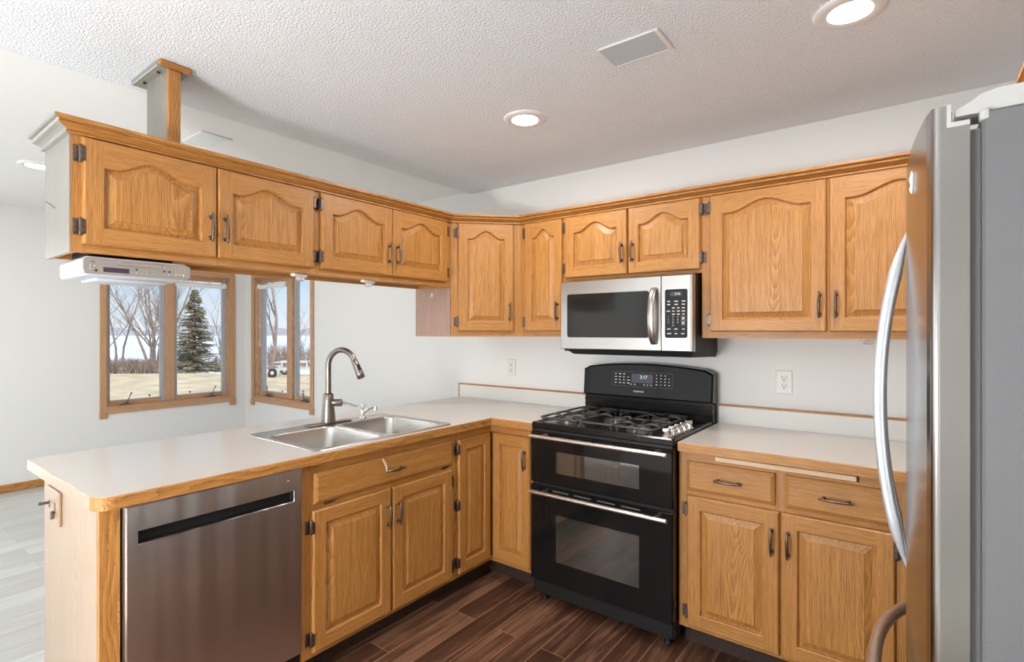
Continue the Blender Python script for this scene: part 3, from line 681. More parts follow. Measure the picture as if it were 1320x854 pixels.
# ------------------------------------------------------------------ countertops
XF, XK, YE, YC = -1.860, -2.660, .4816, 2.2709
Z0, Z1 = .8755, .914
SX0, SX1, SY0, SY1 = -2.425, -1.915, 1.222, 1.965           # sink cut-out
tk = thing('countertop', 'L-shaped pale laminate countertop of the peninsula with oak edge and sink cut-out', 'countertop', (-2.2, 1.5, Z0))
def arc(cx, cy, r, a0, a1, n=8): return [(cx + r * math.cos(a0 + (a1 - a0) * i / n), cy + r * math.sin(a0 + (a1 - a0) * i / n)) for i in range(n + 1)]
r_ = .045
mb = MB()
near = [(XK, SY0)] + [(XK, YE + .012)] + arc(XK + .012, YE + .012, .012, PI, 1.5 * PI, 4)[1:] + arc(XF - r_, YE + r_, r_, -PI / 2, 0) + [(XF, SY0)]
mb.prism(near, Z0, Z1)
mb.box(XK, SX0, SY0, SY1, Z0, Z1); mb.box(SX1, XF, SY0, SY1, Z0, Z1)
mb.prism([(XK, SY1), (XF, SY1), (XF, YC), (-1.578, YC), (-1.578, 2.888), (XK, 2.888)], Z0, Z1)
part('laminate_top', mb, counter_m, tk, world=True)
def band(path, th, z0, z1, sides=1):
    mb = MB(); P = [Vector(p) for p in path]; rings = []
    for i in range(len(P)):
        ds = []
        if i > 0: d = (P[i] - P[i - 1]).normalized(); ds.append(Vector((d.y, -d.x)))
        if i < len(P) - 1: d = (P[i + 1] - P[i]).normalized(); ds.append(Vector((d.y, -d.x)))
        m_ = sum(ds, Vector((0, 0))).normalized(); k = 1 / m_.dot(ds[0]); q = P[i] + m_ * th * k; b_ = P[i] + m_ * .0003
        rings.append([Vector((b_.x, b_.y, z0)), Vector((q.x, q.y, z0)), Vector((q.x, q.y, z1 - .003)), Vector((q.x - m_.x * .003, q.y - m_.y * .003, z1)), Vector((b_.x, b_.y, z1))])
    mb.loft(rings, 0, False, True, True); return mb
endp = [(XK, YE)] + [(XF - r_, YE)]
part('edge_band', band([(XF, YE + r_), (XF, YC), (-1.578, YC)], .005, Z0, Z1 - .0006), oak_y, tk, world=True, label='stained oak front edge')
part('edge_band', band(arc(XF - r_, YE + r_, r_, -PI / 2, 0), .005, Z0, Z1 - .0006), oak_y, tk, world=True)
part('edge_band', band(endp, .005, Z0, Z1 - .0006), oak_glare, tk, world=True, label='end edge with painted pale glare')
mb = MB(); mb.box(XK + .004, -1.579, 2.869, 2.8885, Z1 + .0005, 1.004); bs = part('backsplash', mb, splash_m, tk, world=True, label='pale laminate backsplash')
mb = MB(); mb.box(XK, -1.579, 2.866, 2.8885, 1.0042, 1.014, 0, .002); mb.box(XK - .004, XK + .0038, 2.866, 2.8885, Z1 + .0005, 1.0140); part('backsplash_trim', mb, oak_h, bs, world=True, loc=(0, 0, 0))
tr = thing('countertop', 'straight pale laminate countertop with oak edge, right of the range', 'countertop', (-.4, 2.58, Z0))
mb = MB(); mb.box(-.808, XR - .003, YC, 2.888, Z0, Z1); part('laminate_top', mb, counter_m, tr, world=True)
part('edge_band', band([(-.808, 2.3), (-.808, YC), (XR - .003, YC)] if False else [(-.808, YC), (XR - .003, YC)], .005, Z0, Z1 - .0006), oak_h, tr, world=True)
mb = MB(); mb.box(-.805, XR - .003, 2.869, 2.8885, Z1 + .0005, 1.004); bs = part('backsplash', mb, splash_m, tr, world=True, label='pale laminate backsplash')
mb = MB(); mb.box(-.805, XR - .003, 2.866, 2.8885, 1.0042, 1.014, 0, .002); part('backsplash_trim', mb, oak_h, bs, world=True)

# ------------------------------------------------------------------ sink, faucet, water tap
def rr(x0, x1, y0, y1, r, z, n=7):
    pts = []
    for cx_, cy_, a in ((x1 - r, y1 - r, 0), (x0 + r, y1 - r, PI / 2), (x0 + r, y0 + r, PI), (x1 - r, y0 + r, 1.5 * PI)):
        for i in range(n + 1):
            t = a + PI / 2 * i / n; pts.append(Vector((cx_ + r * math.cos(t), cy_ + r * math.sin(t), z)))
    return pts
ts = thing('sink', 'stainless steel double-bowl drop-in sink in the peninsula countertop', 'sink', (-2.17, 1.59, .914))
OX0, OX1, OY0, OY1 = -2.452, -1.886, 1.196, 1.990
b1 = (-2.345, -1.925, 1.232, 1.575); b2 = (-2.345, -1.925, 1.610, 1.953)
zr = .9175
mb = MB()
mb.loft([rr(OX0, OX1, OY0, OY1, .03, .9146), rr(OX0 + .003, OX1 - .003, OY0 + .003, OY1 - .003, .028, .9195), rr(OX0 + .011, OX1 - .011, OY0 + .011, OY1 - .011, .022, .9195), rr(OX0 + .015, OX1 - .015, OY0 + .015, OY1 - .015, .02, zr)], 0, True, True, False)
X0, X1, Y0, Y1 = OX0 + .015, OX1 - .015, OY0 + .015, OY1 - .015
ym = (b1[3] + b2[2]) / 2
def quad(x0, x1, y0, y1): mb.add([(x0, y0, zr), (x1, y0, zr), (x1, y1, zr), (x0, y1, zr)], [(0, 1, 2, 3)])
quad(X0, b1[0] - .012, Y0, Y1)
for b, (ya, yb) in ((b1, (Y0, ym)), (b2, (ym, Y1))):
    mb.loft([rr(b[0] - .012, X1, ya, yb, .0004, zr), rr(b[0] - .006, b[1] + .006, b[2] - .006, b[3] + .006, .056, zr)], 0, False, True, False)
part('rim', mb, steel_sink, ts, world=True)
for b in (b1, b2):
    mb = MB(); R0 = []
    for ins, z, r in ((-.006, zr, .056), (-.002, zr - .002, .052), (0, zr - .008, .05), (.012, .80, .055), (.018, .757, .06), (.030, .742, .06), (.05, .736, .05)):
        R0.append(rr(b[0] + ins, b[1] - ins, b[2] + ins, b[3] - ins, r, z))
    mb.loft(R0, 0, True, True, False); mb.add(R0[-1], [list(range(len(R0[-1])))], 0)
    bo = part('bowl', mb, steel_sink, ts, world=True)
    cx_, cy_ = (b[0] + b[1]) / 2, (b[2] + b[3]) / 2
    mb = MB(); mb.lathe([(.002, .7368), (.018, .7368), (.030, .7372), (.042, .7395), (.045, .7385), (.046, .7365)], (cx_, cy_, 0), n=24); part('drain', mb, chrome, bo, world=True)

tf = thing('faucet', 'tall brushed nickel gooseneck pull-down faucet behind the sink bowls', 'faucet', (-2.405, 1.600, .918))
fx, fy, fz = -2.405, 1.600, .9182
mb = MB(); mb.box(fx - .028, fx + .028, fy - .125, fy + .125, fz, fz + .007, 0, .003, seg=2); part('deck_plate', mb, nickel, tf, world=True)
mb = MB(); mb.lathe([(.036, fz + .0072), (.036, fz + .014), (.0335, fz + .05), (.0275, fz + .115), (.0255, fz + .152), (.020, fz + .158), (.016, fz + .158)], (fx, fy, 0), n=28); part('body', mb, nickel, tf, world=True)
dv = Vector((.955, .296, 0)).normalized()
path = [Vector((fx, fy, fz + .1585)), Vector((fx, fy, fz + .215)), Vector((fx, fy, fz + .285))]
R = .083; cz = fz + .300
for i in range(0, 17):
    a = PI - (PI - .38) * i / 16 if False else PI - PI * .88 * i / 16
    path.append(Vector((fx, fy, cz)) + dv * (R + R * math.cos(a)) + Vector((0, 0, R * math.sin(a))))
mb = MB(); mb.tube(path, .0145, n=16); part('spout', mb, nickel, tf, world=True)
e0 = path[-1]; dd_ = (path[-1] - path[-2]).normalized()
mb = MB(); mb.tube([e0 + dd_ * .001, e0 + dd_ * .004, e0 + dd_ * .03, e0 + dd_ * .075, e0 + dd_ * .098, e0 + dd_ * .1], [.015, .0165, .0175, .0195, .0195, .012], n=18)
sp = part('spray_head', mb, nickel, tf, world=True)
mb = MB(); side = dv.cross(Vector((0, 0, 1))); q = e0 + dd_ * .028 + (Vector((0, 0, 1)) * .5 + dv).normalized() * .0145 + side * .0075
mb.tube([q, q + dd_ * .032], [.0075, .008], n=10); part('spray_button', mb, black_mt, sp, world=True)
hv = Vector((.78, .62, 0)).normalized()
mb = MB(); h0 = Vector((fx, fy, fz + .108)); mb.tube([h0 + hv * .024, h0 + hv * .068, h0 + hv * .072], [.019, .0185, .014], n=18)
lv = part('lever_hub', mb, nickel, tf, world=True)
mb = MB(); mb.tube([h0 + hv * .070, h0 + hv * .11 + Vector((0, 0, -.008)), h0 + hv * .152 + Vector((0, 0, -.020))], [.006, .005, .0045], n=10); part('lever', mb, nickel, lv, world=True)

tw = thing('water_tap', 'small chrome drinking-water tap with clear knob beside the faucet', 'tap', (-2.413, 1.822, .918))
tx, ty = -2.413, 1.822
mb = MB(); mb.lathe([(.022, fz), (.022, fz + .004), (.013, fz + .008), (.011, fz + .035), (.012, fz + .042), (.008, fz + .046)], (tx, ty, 0), n=18); part('body', mb, chrome, tw, world=True)
mb = MB(); mb.tube([(tx + .006, ty + .002, fz + .030), (tx + .030, ty + .012, fz + .048), (tx + .055, ty + .022, fz + .060), (tx + .075, ty + .030, fz + .062)], [.008, .007, .007, .008], n=12)
mb.tube([(tx + .073, ty + .029, fz + .066), (tx + .073, ty + .029, fz + .044)], [.009, .010], n=12); part('spout', mb, chrome, tw, world=True)
mb = MB(); mb.lathe([(.006, fz + .0465), (.008, fz + .052), (.017, fz + .058), (.020, fz + .068), (.017, fz + .078), (.008, fz + .082)], (tx, ty, 0), n=8); part('knob', mb, clear_m, tw, world=True, label='clear faceted knob')

# ------------------------------------------------------------------ dishwasher
td = thing('dishwasher', 'stainless steel dishwasher with recessed pocket handle in the peninsula', 'dishwasher', (-2.17, .845, 0))
Y0, Y1, xf = .5565, 1.1325, -1.874
mb = MB(); mb.box(-2.45, -1.912, .5520, 1.1380, .012, .872); part('tub_case', mb, black_mt, td, world=True)
mb = MB()
def rc(x, i, yy0, yy1, z0, z1): return [Vector((x, yy0 + i, z0 + i)), Vector((x, yy1 - i, z0 + i)), Vector((x, yy1 - i, z1 - i)), Vector((x, yy0 + i, z1 - i))]
Zb, Zt = .150, .868; po = (.588, 1.100, .746, .789)
mb.loft([rc(-1.908, 0, Y0, Y1, Zb, Zt), rc(xf - .004, 0, Y0, Y1, Zb, Zt), rc(xf, .004, Y0, Y1, Zb, Zt), rc(xf, 0, *po)], 0, False, True, False)
mb.loft([rc(xf, 0, *po), rc(xf - .003, .002, *po)], 0, False, True, False)
mb.add(rc(-1.9085, 0, Y0, Y1, Zb, Zt), [(0, 1, 2, 3)])
dr = part('door', mb, steel_dw, td, world=True)
mb = MB(); mb.loft([rc(xf - .0031, .0021, *po), rc(xf - .028, .005, *po)], 0, False, True, False); mb.add(rc(xf - .028, .005, *po), [(0, 1, 2, 3)]); part('pocket_handle', mb, black_mt, dr, world=True)
mb = MB(); mb.box(-1.935, -1.9125, Y0, 1.085, .02, .140); mb.box(-1.935, -1.895, 1.087, Y1, .02, .146); part('kick_plate', mb, black_mt, td, world=True)
mb = MB(); mb.lathe([(.004, 0), (.004, .001), (.001, .0015)], T=Matrix.Translation((xf, 1.075, .83)) @ Matrix.Rotation(PI / 2, 4, 'Y'), n=10); part('badge_dot', mb, chrome, dr, world=True)

# ------------------------------------------------------------------ gas range
tg = thing('gas_range', 'black gas range with double oven doors and steel bar handles', 'range', (-1.195, 2.56, 0))
GX0, GX1, GF = -1.571, -.8195, 2.236
mb = MB(); mb.box(GX0 + .003, GX1 - .003, 2.268, 2.875, .045, .905); part('body', mb, black_en, tg, world=True)
# cooktop with raised rim and a recessed burner pan
zt = .928
mb = MB()
def rx(i, z, r=.012): return rr(-1.5745 + i, -.8145 - i, 2.246 + i, 2.800 - i, r, z, 4)
mb.loft([rx(.004, .896), rx(0, .900), rx(0, zt - .006), rx(.006, zt), rx(.020, zt), rx(.026, zt - .006), rx(.034, zt - .008)], 0, False, True, False)
q = rx(.034, zt - .008); mb.add(q, [list(range(len(q)))]); q = rx(.004, .896); mb.add(q, [list(range(len(q)))])
part('cooktop', mb, black_en, tg, world=True)
mb = MB(); mb.box(GX0 + .002, GX1 - .002, 2.244, 2.2675, .8795, .8950, 0, .003); part('vent_trim', mb, black_mt, tg, world=True)
mb = MB(); mb.box(GX0 + .004, GX1 - .004, 2.252, 2.2675, .606, .622); mb.box(GX0 + .01, GX1 - .01, 2.2585, 2.2675, .622, .88); part('divider', mb, black_mt, tg, world=True)
def oven(z0, z1, wz0, wz1, hz):
    mb = MB()
    def r(y, i): return [Vector((GX0 + i, y, z0 + i)), Vector((GX1 - i, y, z0 + i)), Vector((GX1 - i, y, z1 - i)), Vector((GX0 + i, y, z1 - i))]
    wx0, wx1 = -1.416, -.974
    wr = [Vector((wx0, GF, wz0)), Vector((wx1, GF, wz0)), Vector((wx1, GF, wz1)), Vector((wx0, GF, wz1))]
    mb.loft([r(2.258, 0), r(GF + .006, 0), r(GF, .005), wr], 0, False, True, False)
    mb.add(r(2.258, 0), [(0, 1, 2, 3)])
    d = part('oven_door', mb, black_gl, tg, world=True)
    mb = MB(); mb.box(wx0, wx1, GF + .0004, GF + .004, wz0, wz1); part('window', mb, oven_win, d, world=True, label='smoky oven window')
    mb = MB(); mb.tube([(GX0 + .028 - .0, GF - .046, hz), (GX1 - .012, GF - .046, hz)], .0125, n=16, flat=.8)
    hd = part('handle', mb, handle_steel, d, world=True, label='satin steel bar handle')
    mb = MB()
    for x in (GX0 + .10, GX1 - .06): mb.tube([(x, GF - .0005, hz + .003), (x, GF - .044, hz + .003)], [.010, .008], n=12)
    part('standoff', mb, handle_steel, hd, world=True)
    mb = MB()                                                        # vent louvres along the door top
    for k in range(4):
        x = -1.435 + k * .125; mb.box(x, x + .092, GF - .0012, GF - .0002, z1 - .017, z1 - .011); 
    part('vent_slots', mb, gasket_m, d, world=True)
oven(.622, .878, .684, .792, .866)
oven(.1185, .606, .238, .474, .584)
mb = MB(); mb.box(GX0 + .012, GX1 - .012, 2.262, 2.2675, .045, .112); part('kick_panel', mb, black_mt, tg, world=True)
for x in (GX0 + .05, GX1 - .045):
    for y in (2.30, 2.82):
        mb = MB(); mb.lathe([(.016, 0), (.016, .012), (.008, .014), (.008, .0445)], (x, y, 0), n=14); part('foot', mb, black_mt, tg, world=True)
# burners
for bx, by, br_ in ((-1.428, 2.372, .042), (-1.428, 2.652, .036), (-1.215, 2.512, .050), (-1.030, 2.372, .048), (-1.030, 2.652, .040)):
    mb = MB(); z = zt - .008
    mb.lathe([(br_ + .016, z), (br_ + .014, z + .004), (br_ + .004, z + .006), (br_ + .002, z + .016), (br_ - .004, z + .017)], (bx, by, 0), n=28)
    b_ = part('burner', mb, iron, tg, world=True)
    mb = MB(); mb.lathe([(br_ - .002, z + .0172), (br_, z + .020), (br_ - .002, z + .024), (br_ - .010, z + .026), (.002, z + .0265)], (bx, by, 0), n=28); part('burner_cap', mb, cap_m, b_, world=True)
# grates
def grate(x0, x1, y0, y1, centres):
    mb = MB(); zt_ = .9545; t = .0058
    def bar(p, q, r=t): mb.tube([p, q], r, n=8)
    loop = rr(x0, x1, y0, y1, .02, zt_ - .006, 4); mb.tube(loop + [loop[0]], t, n=8)
    for x, y in ((x0 + .012, y0 + .012), (x1 - .012, y0 + .012), (x0 + .012, y1 - .012), (x1 - .012, y1 - .012)): bar((x, y, zt_ - .006), (x, y, zt - .0075))
    for cx_, cy_ in centres:
        for k in range(4):
            a = PI / 4 + k * PI / 2 if False else k * PI / 2
            dx, dy = math.cos(a), math.sin(a)
            ex = (x1 - cx_) if dx > .5 else ((cx_ - x0) if dx < -.5 else 0); ey = (min(y1, cy_ + .145) - cy_) if dy > .5 else ((cy_ - max(y0, cy_ - .145)) if dy < -.5 else 0)
            L_ = ex + ey
            pts = [(cx_ + dx * L_, cy_ + dy * L_, zt_ - .006), (cx_ + dx * L_ * .8, cy_ + dy * L_ * .8, zt_ + .002), (cx_ + dx * .05, cy_ + dy * .05, zt_ + .003), (cx_ + dx * .03, cy_ + dy * .03, zt_ - .004)]
            mb.tube(pts, [t, t, t * .95, t * .7], n=8)
    if len(centres) == 2: bar((x0, (y0 + y1) / 2, zt_ - .006), (x1, (y0 + y1) / 2, zt_ - .006))
    part('grate', mb, iron, tg, world=True)
grate(-1.542, -1.322, 2.283, 2.750, [(-1.428, 2.372), (-1.428, 2.652)])
grate(-1.314, -1.128, 2.283, 2.750, [(-1.215, 2.512)])
grate(-1.120, -.928, 2.283, 2.750, [(-1.030, 2.372), (-1.030, 2.652)])
# knobs in a row on the right of the cooktop
for k in range(5):
    y = 2.318 + k * .068; x = -.876 + .002 * k
    mb = MB(); mb.lathe([(.024, zt - .0078), (.023, zt - .003), (.015, zt + .002), (.013, zt + .014), (.010, zt + .016)], (x, y, 0), n=20)
    Tk = Matrix.Translation((x, y, 0)) @ Matrix.Rotation(.5 + .1 * k, 4, 'Z')
    mb.box(-.019, .019, -.0045, .0045, zt + .004, zt + .032, 0, .004, T=Tk, seg=2); part('knob', mb, chrome, tg, world=True, label='silver burner knob')
# backguard
mb = MB()
mb.box(-1.566, -.816, 2.808, 2.880, .905, 1.05); mb.box(-1.564, -.818, 2.800, 2.8085, .955, .972, 0, .002); mb.box(-1.564, -.818, 2.797, 2.8085, .985, 1.000, 0, .002)
part('backguard_base', mb, black_en, tg, world=True)
mb = MB(); N_ = 20
def bgp(y, zb, d):
    xs = [-1.572 + d, -.813 - d]; p = [Vector((xs[0], y, zb + d)), Vector((xs[1], y, zb + d))]
    for i in range(N_ + 1):
        t = 1 - 2 * i / N_; z = 1.186 + .028 * (1 - t * t) - (.014 * max(0, (abs(t) - .93) / .07) ** 2)
        p.append(Vector(((xs[0] + xs[1]) / 2 + t * (xs[1] - xs[0]) / 2, y + (0 if y > 2.83 else .018 * (z - zb) / .19), z - d)))
    return p
B_ = [bgp(2.880, 1.022, 0), bgp(2.795, 1.022, 0), bgp(2.785, 1.022, .008)]
mb.loft(B_, 0, False, True, False); mb.add(B_[0], [list(range(len(B_[0])))]); mb.add(B_[-1], [list(range(len(B_[-1])))])
bgd = part('backguard', mb, black_gl, tg, world=True)
mb = MB(); lean = .018 / .19
def onbg(z): return 2.785 + lean * (z - 1.022)
def bgq(x0, x1, z0, z1, o_): 
    mb.add([(x0, onbg(z0) - o_, z0), (x1, onbg(z0) - o_, z0), (x1, onbg(z1) - o_, z1), (x0, onbg(z1) - o_, z1)], [(0, 1, 2, 3)])
def rim(x0, x1, z0, z1, t):
    bgq(x0, x1, z0, z0 + t, .0008); bgq(x0, x1, z1 - t, z1, .0008); bgq(x0, x0 + t, z0, z1, .0008); bgq(x1 - t, x1, z0, z1, .0008)
rim(-1.383, -1.025, 1.084, 1.166, .0014); cp = part('control_panel', mb, gasket_m, bgd, world=True)
rnd = random.Random(3)
for xa, st, wa, wb in ((-1.365, .026, .008, .016), (-1.118, .024, .005, .010)):
    mb = MB()
    for r_i in range(4):
        for c_i in range(4):
            if r_i == 0 and c_i > 2: continue
            x = xa + c_i * st; z = 1.150 - r_i * .017; bgq(x, x + rnd.uniform(wa, wb), z, z + .005, .001)
    part('printed_legend', mb, mark_m, cp, world=True)
mb = MB()
for x in (-1.268, -1.245, -1.19, -1.17, -1.15): bgq(x, x + .009, 1.094, 1.099, .001)
part('printed_legend', mb, mark_m, cp, world=True)
mb = MB(); bgq(-1.262, -1.135, 1.106, 1.156, .0009); part('display', mb, display_m, cp, world=True)
part('clock_digits', text_mesh('2:17', .026, Matrix.Translation((-1.190, onbg(1.138) - .0016, 1.138)) @ Matrix.Rotation(PI / 2 - math.atan(lean), 4, 'X')), glow_m, cp, world=True)
part('brand_mark', text_mesh('KENMORE', .0135, Matrix.Translation((-1.216, onbg(1.057) - .0012, 1.057)) @ Matrix.Rotation(PI / 2 - math.atan(lean), 4, 'X')), white_pl, bgd, world=True)

# ------------------------------------------------------------------ over-the-range microwave
tm = thing('microwave', 'stainless over-the-range microwave with black window and curved handle', 'microwave', (-1.18, 2.68, 1.27))
MX0, MX1, MF, MZ0, MZ1 = -1.540, -.8125, 2.480, 1.300, 1.668
mb = MB(); mb.box(MX0 + .003, MX1 - .003, 2.518, 2.886, MZ0 - .012, MZ1 + .004); part('case', mb, black_mt, tm, world=True)
mb = MB(); mb.loft([[Vector((MX0 + .02, 2.50, MZ0 - .001)), Vector((MX1 - .005, 2.50, MZ0 - .001)), Vector((MX1 - .005, 2.885, MZ0 - .0125)), Vector((MX0 + .02, 2.885, MZ0 - .0125))],
    [Vector((MX0 + .065, 2.515, 1.272)), Vector((MX1 - .02, 2.515, 1.272)), Vector((MX1 - .005, 2.86, 1.262)), Vector((MX0 + .065, 2.86, 1.262))]], 0, False, True, True); part('grease_filter_base', mb, black_mt, tm, world=True)
xs_ = -.967
mb = MB()
def rq(y, x0, x1, z0, z1, i=0): return [Vector((x0 + i, y, z0 + i)), Vector((x1 - i, y, z0 + i)), Vector((x1 - i, y, z1 - i)), Vector((x0 + i, y, z1 - i))]
def rrq(y, x0, x1, z0, z1, r, n=5): return [Vector((p.x, y, p.y)) for p in rr(x0, x1, z0, z1, r, 0, n)]
wq = (-1.497, -1.028, 1.364, 1.598)
mb.loft([rrq(2.5175, MX0, xs_, MZ0, MZ1, .0005), rrq(MF + .005, MX0, xs_, MZ0, MZ1, .0005), rrq(MF, MX0 + .005, xs_ - .0015, MZ0 + .004, MZ1 - .004, .001), rrq(MF, *wq, .012)], 0, False, True, False)
md = part('door', mb, steel_m, tm, world=True)
mb = MB(); q = rrq(MF + .0003, *wq, .012); mb.loft([q, rrq(MF + .004, *wq, .012)], 0, False, True, True); part('window', mb, mw_win, md, world=True)
mb = MB(); pts = []; 
for i in range(15):
    t = -1 + i / 7; pts.append((-1.000, MF - .006 - .046 * (1 - t * t) ** .6, 1.472 + t * .136))
mb2 = MB(); rings = []
for i, p in enumerate(pts):
    a = Vector(pts[max(i - 1, 0)]); b = Vector(pts[min(i + 1, 14)]); d = (b - a).normalized(); nrm = Vector((1, 0, 0)).cross(d).normalized(); hw = .0165; th = .006
    c = Vector(p); rings.append([c + Vector((hw * math.cos(u), 0, 0)) + nrm * th * math.sin(u) for u in [2 * PI * k / 14 for k in range(14)]])
mb2.loft(rings, 0, True, True, True); part('handle', mb2, steel_m, md, world=True, label='curved stainless handle')
mb = MB(); pq = (-.947, -.837, 1.365, 1.599)
mb.loft([rrq(2.5175, xs_ + .002, MX1, MZ0, MZ1, .0005), rrq(MF + .012, xs_ + .002, MX1, MZ0, MZ1, .0005), rrq(MF + .003, xs_ + .002, MX1 - .004, MZ0 + .002, MZ1 - .002, .001), rrq(MF, xs_ + .0035, MX1 - .014, MZ0 + .004, MZ1 - .004, .001), rrq(MF, *pq, .010)], 0, False, True, False)
mc = part('control_side', mb, steel_m, tm, world=True)
mb = MB(); mb.loft([rrq(MF + .0003, *pq, .010), rrq(MF + .003, *pq, .010)], 0, False, True, True); kp = part('keypad', mb, black_mt, mc, world=True)
mb = MB()
def mk(x, z, w_, h): mb.box(x - w_ / 2, x + w_ / 2, MF - .0006, MF - .0001, z - h / 2, z + h / 2)
for z, row in ((1.541, ((-.928, .014), (-.892, .020), (-.856, .018))), (1.526, ((-.928, .014), (-.892, .018), (-.857, .016))), (1.509, ((-.905, .014), (-.881, .013), (-.857, .013))),
               (1.494, ((-.930, .016), (-.905, .010), (-.881, .015), (-.857, .016))), (1.479, ((-.905, .014), (-.881, .014), (-.857, .010))), (1.408, ((-.928, .017), (-.893, .016), (-.857, .011))), (1.386, ((-.926, .020), (-.893, .012), (-.860, .015)))):
    for x, w_ in row: mk(x, z, w_, .0045)
for z in (1.459, 1.436):
    for dz in (-.0085, .0085): mk(-.858, z + dz, .022, .001)
    mk(-.858, z, .012, .008)
part('key_labels', mb, mark_m, kp, world=True)
for i, ch in enumerate('123456789'):
    x = (-.930, -.907, -.884)[i % 3]; z = 1.466 - .0135 * (i // 3)
    part('digit', text_mesh(ch, .011, FACE_Y(x, MF - .0004, z)), mark_m, kp, world=True)
part('digit', text_mesh('0', .011, FACE_Y(-.907, MF - .0004, 1.4255)), mark_m, kp, world=True)
mb = MB(); mb.box(-.920, -.864, MF - .0002, MF + .0002, 1.566, 1.586); ds = part('clock_display', mb, display_m, kp, world=True)
part('clock_digits', text_mesh('2:18', .015, FACE_Y(-.886, MF - .0006, 1.576)), glow_m, ds, world=True)

# ------------------------------------------------------------------ refrigerator
tr_ = thing('refrigerator', 'large stainless French-door refrigerator with grey textured side at the right edge', 'refrigerator', (.43, 1.53, 0))
FY0, FY1, FB = 1.080, 1.985, .0735
mb = MB(); mb.box(.0875, .785, FY0, FY1, .03, 1.7385, 0, .004); part('cabinet_body', mb, grey_side, tr_, world=True, label='grey textured side')
mb = MB(); mb.box(.0745, .0870, FY0 + .012, FY1 - .012, .70, 1.715); mb.box(.0745, .0870, FY0 + .012, FY1 - .012, .07, .688); part('door_gasket', mb, gasket_m, tr_, world=True)
mb = MB(); mb.box(.065, .0868, FY0 + .02, FY1 - .02, .012, .06); mb.box(.09, .75, FY0 + .03, FY1 - .03, .0005, .029); part('toe_grille', mb, black_mt, tr_, world=True)
def front_x(y): t = (y - 1.5325) / .4525; return .0255 - .0335 * (1 - t * t)
def door_poly(y0, y1, rn, rf, n=18):
    """outline in plan: back edge, then the contoured front with rounded ends"""
    pts = [(FB, y1), (FB, y0)]
    def corner(y, r, s):
        xs = front_x(y); out = []
        for i in range(7):
            a = PI / 2 * i / 6; out.append((xs + r - r * math.sin(a), y + s * (r - r * math.cos(a))))
        return out
    pts += corner(y0, rn, 1)
    for i in range(1, n): 
        y = y0 + rn + (y1 - y0 - rn - rf) * i / n; pts.append((front_x(y), y))
    pts += corner(y1, rf, -1)[::-1]
    return pts
def smooth_prism(mb, poly, z0, z1):
    n = len(poly); rings = [[Vector((x, y, z0)) for x, y in poly], [Vector((x, y, z1)) for x, y in poly]]
    mb.loft(rings, 0, False, True, True)
    for i in range(len(mb.f)):
        f = mb.f[i]
        if len(f) == 4: mb.sm[i] = False
def fdoor(name, y0, y1, z0, z1, rn, rf):
    mb = MB(); smooth_prism(mb, door_poly(y0, y1, rn, rf, 26), z0, z1); return part(name, mb, steel_fr, tr_, world=True)
dn = fdoor('door', FY0, 1.5300, .7005, 1.7205, .012, .004); df = fdoor('door', 1.5350, FY1, .7005, 1.7205, .004, .012)
dz = fdoor('freezer_drawer', FY0, FY1, .070, .6900, .012, .012)
for d, y0, y1, s in ((dn, FY0, 1.5300, 1), (df, 1.5350, FY1, -1)):
    mb = MB(); poly = door_poly(y0, y1, .012 if s > 0 else .004, .004 if s > 0 else .012)
    mb.prism([(x if x > .07 else x + .0095, y) for x, y in poly], 1.7208, 1.7285)
    front = [(x - .001, y) for x, y in poly[2:]]
    skin = [(x + .001, y) for x, y in front]
    lip = [(x + .0095, y) for x, y in front] + [(x + .0145, y) for x, y in front[::-1]]
    mb.prism(lip, 1.7287, 1.7570)
    m2 = MB(); m2.prism(skin + [(x + .0090, y) for x, y in front[::-1]], 1.7206, 1.7565); part('top_skin', m2, steel_fr, d, world=True)
    part('top_cap', mb, grey_plastic, d, world=True, label='light grey plastic cap')
    yb = y0 + .0095 if s > 0 else y1 - .0095
    mb = MB(); mb.lathe([(.0065, 1.7288), (.0065, 1.7465), (.005, 1.748)], (.0462, yb, 0), n=14); part('hinge_bushing', mb, tan_m, d, world=True, label='tan hinge bushing')
mb = MB(); tz = [(1.262, 1.662, .0015), (1.266, 1.670, .004), (1.258, 1.678, .0025), (1.262, 1.688, .0045), (1.254, 1.696, .003), (1.258, 1.703, .0012)]
mb.tube([(front_x(y) - .0022, y, z) for y, z, r in tz], [r for y, z, r in tz], n=8)
part('torn_tape', mb, white_pl, dn, world=True, label='white scrap of torn tape on the door')
def bow(y, d):
    rings = []; n = 26; zc, hz, x0 = 1.243, .380, front_x(y) + .002
    P = []
    for i in range(n + 1):
        t = -1 + 2 * i / n; P.append(Vector((x0 - .052 * (1 - abs(t) ** 2.1), y, zc + hz * t)))
    for i in range(n + 1):
        t = -1 + 2 * i / n
        a = (P[min(i + 1, n)] - P[max(i - 1, 0)]).normalized(); nn = Vector((0, 1, 0)).cross(a).normalized()
        k = .18 + .82 * min(1, (1 - abs(t)) / .22); hx, hy = .0120 * k, .0150 * k
        rings.append([P[i] - nn * .0 + nn * hx * math.copysign(abs(math.sin(u)) ** .6, math.sin(u)) + Vector((0, hy * math.copysign(abs(math.cos(u)) ** .6, math.cos(u)), 0)) for u in [2 * PI * k_ / 16 for k_ in range(16)]])
    mb = MB(); mb.loft(rings, 0, True, True, True); part('handle', mb, fr_handle, d, world=True, label='silver bow handle')
bow(1.4900, dn); bow(1.5760, df)
P = []
for i in range(31):
    t = -1 + 2 * i / 30; y = 1.5325 + .400 * t; P.append((front_x(y) + .004 - .066 * (1 - abs(t) ** 3.2), y, .612))
mb = MB(); mb.tube(P, [.015] * 31, n=14); part('handle', mb, handle_steel, dz, world=True, label='satin steel bow handle')
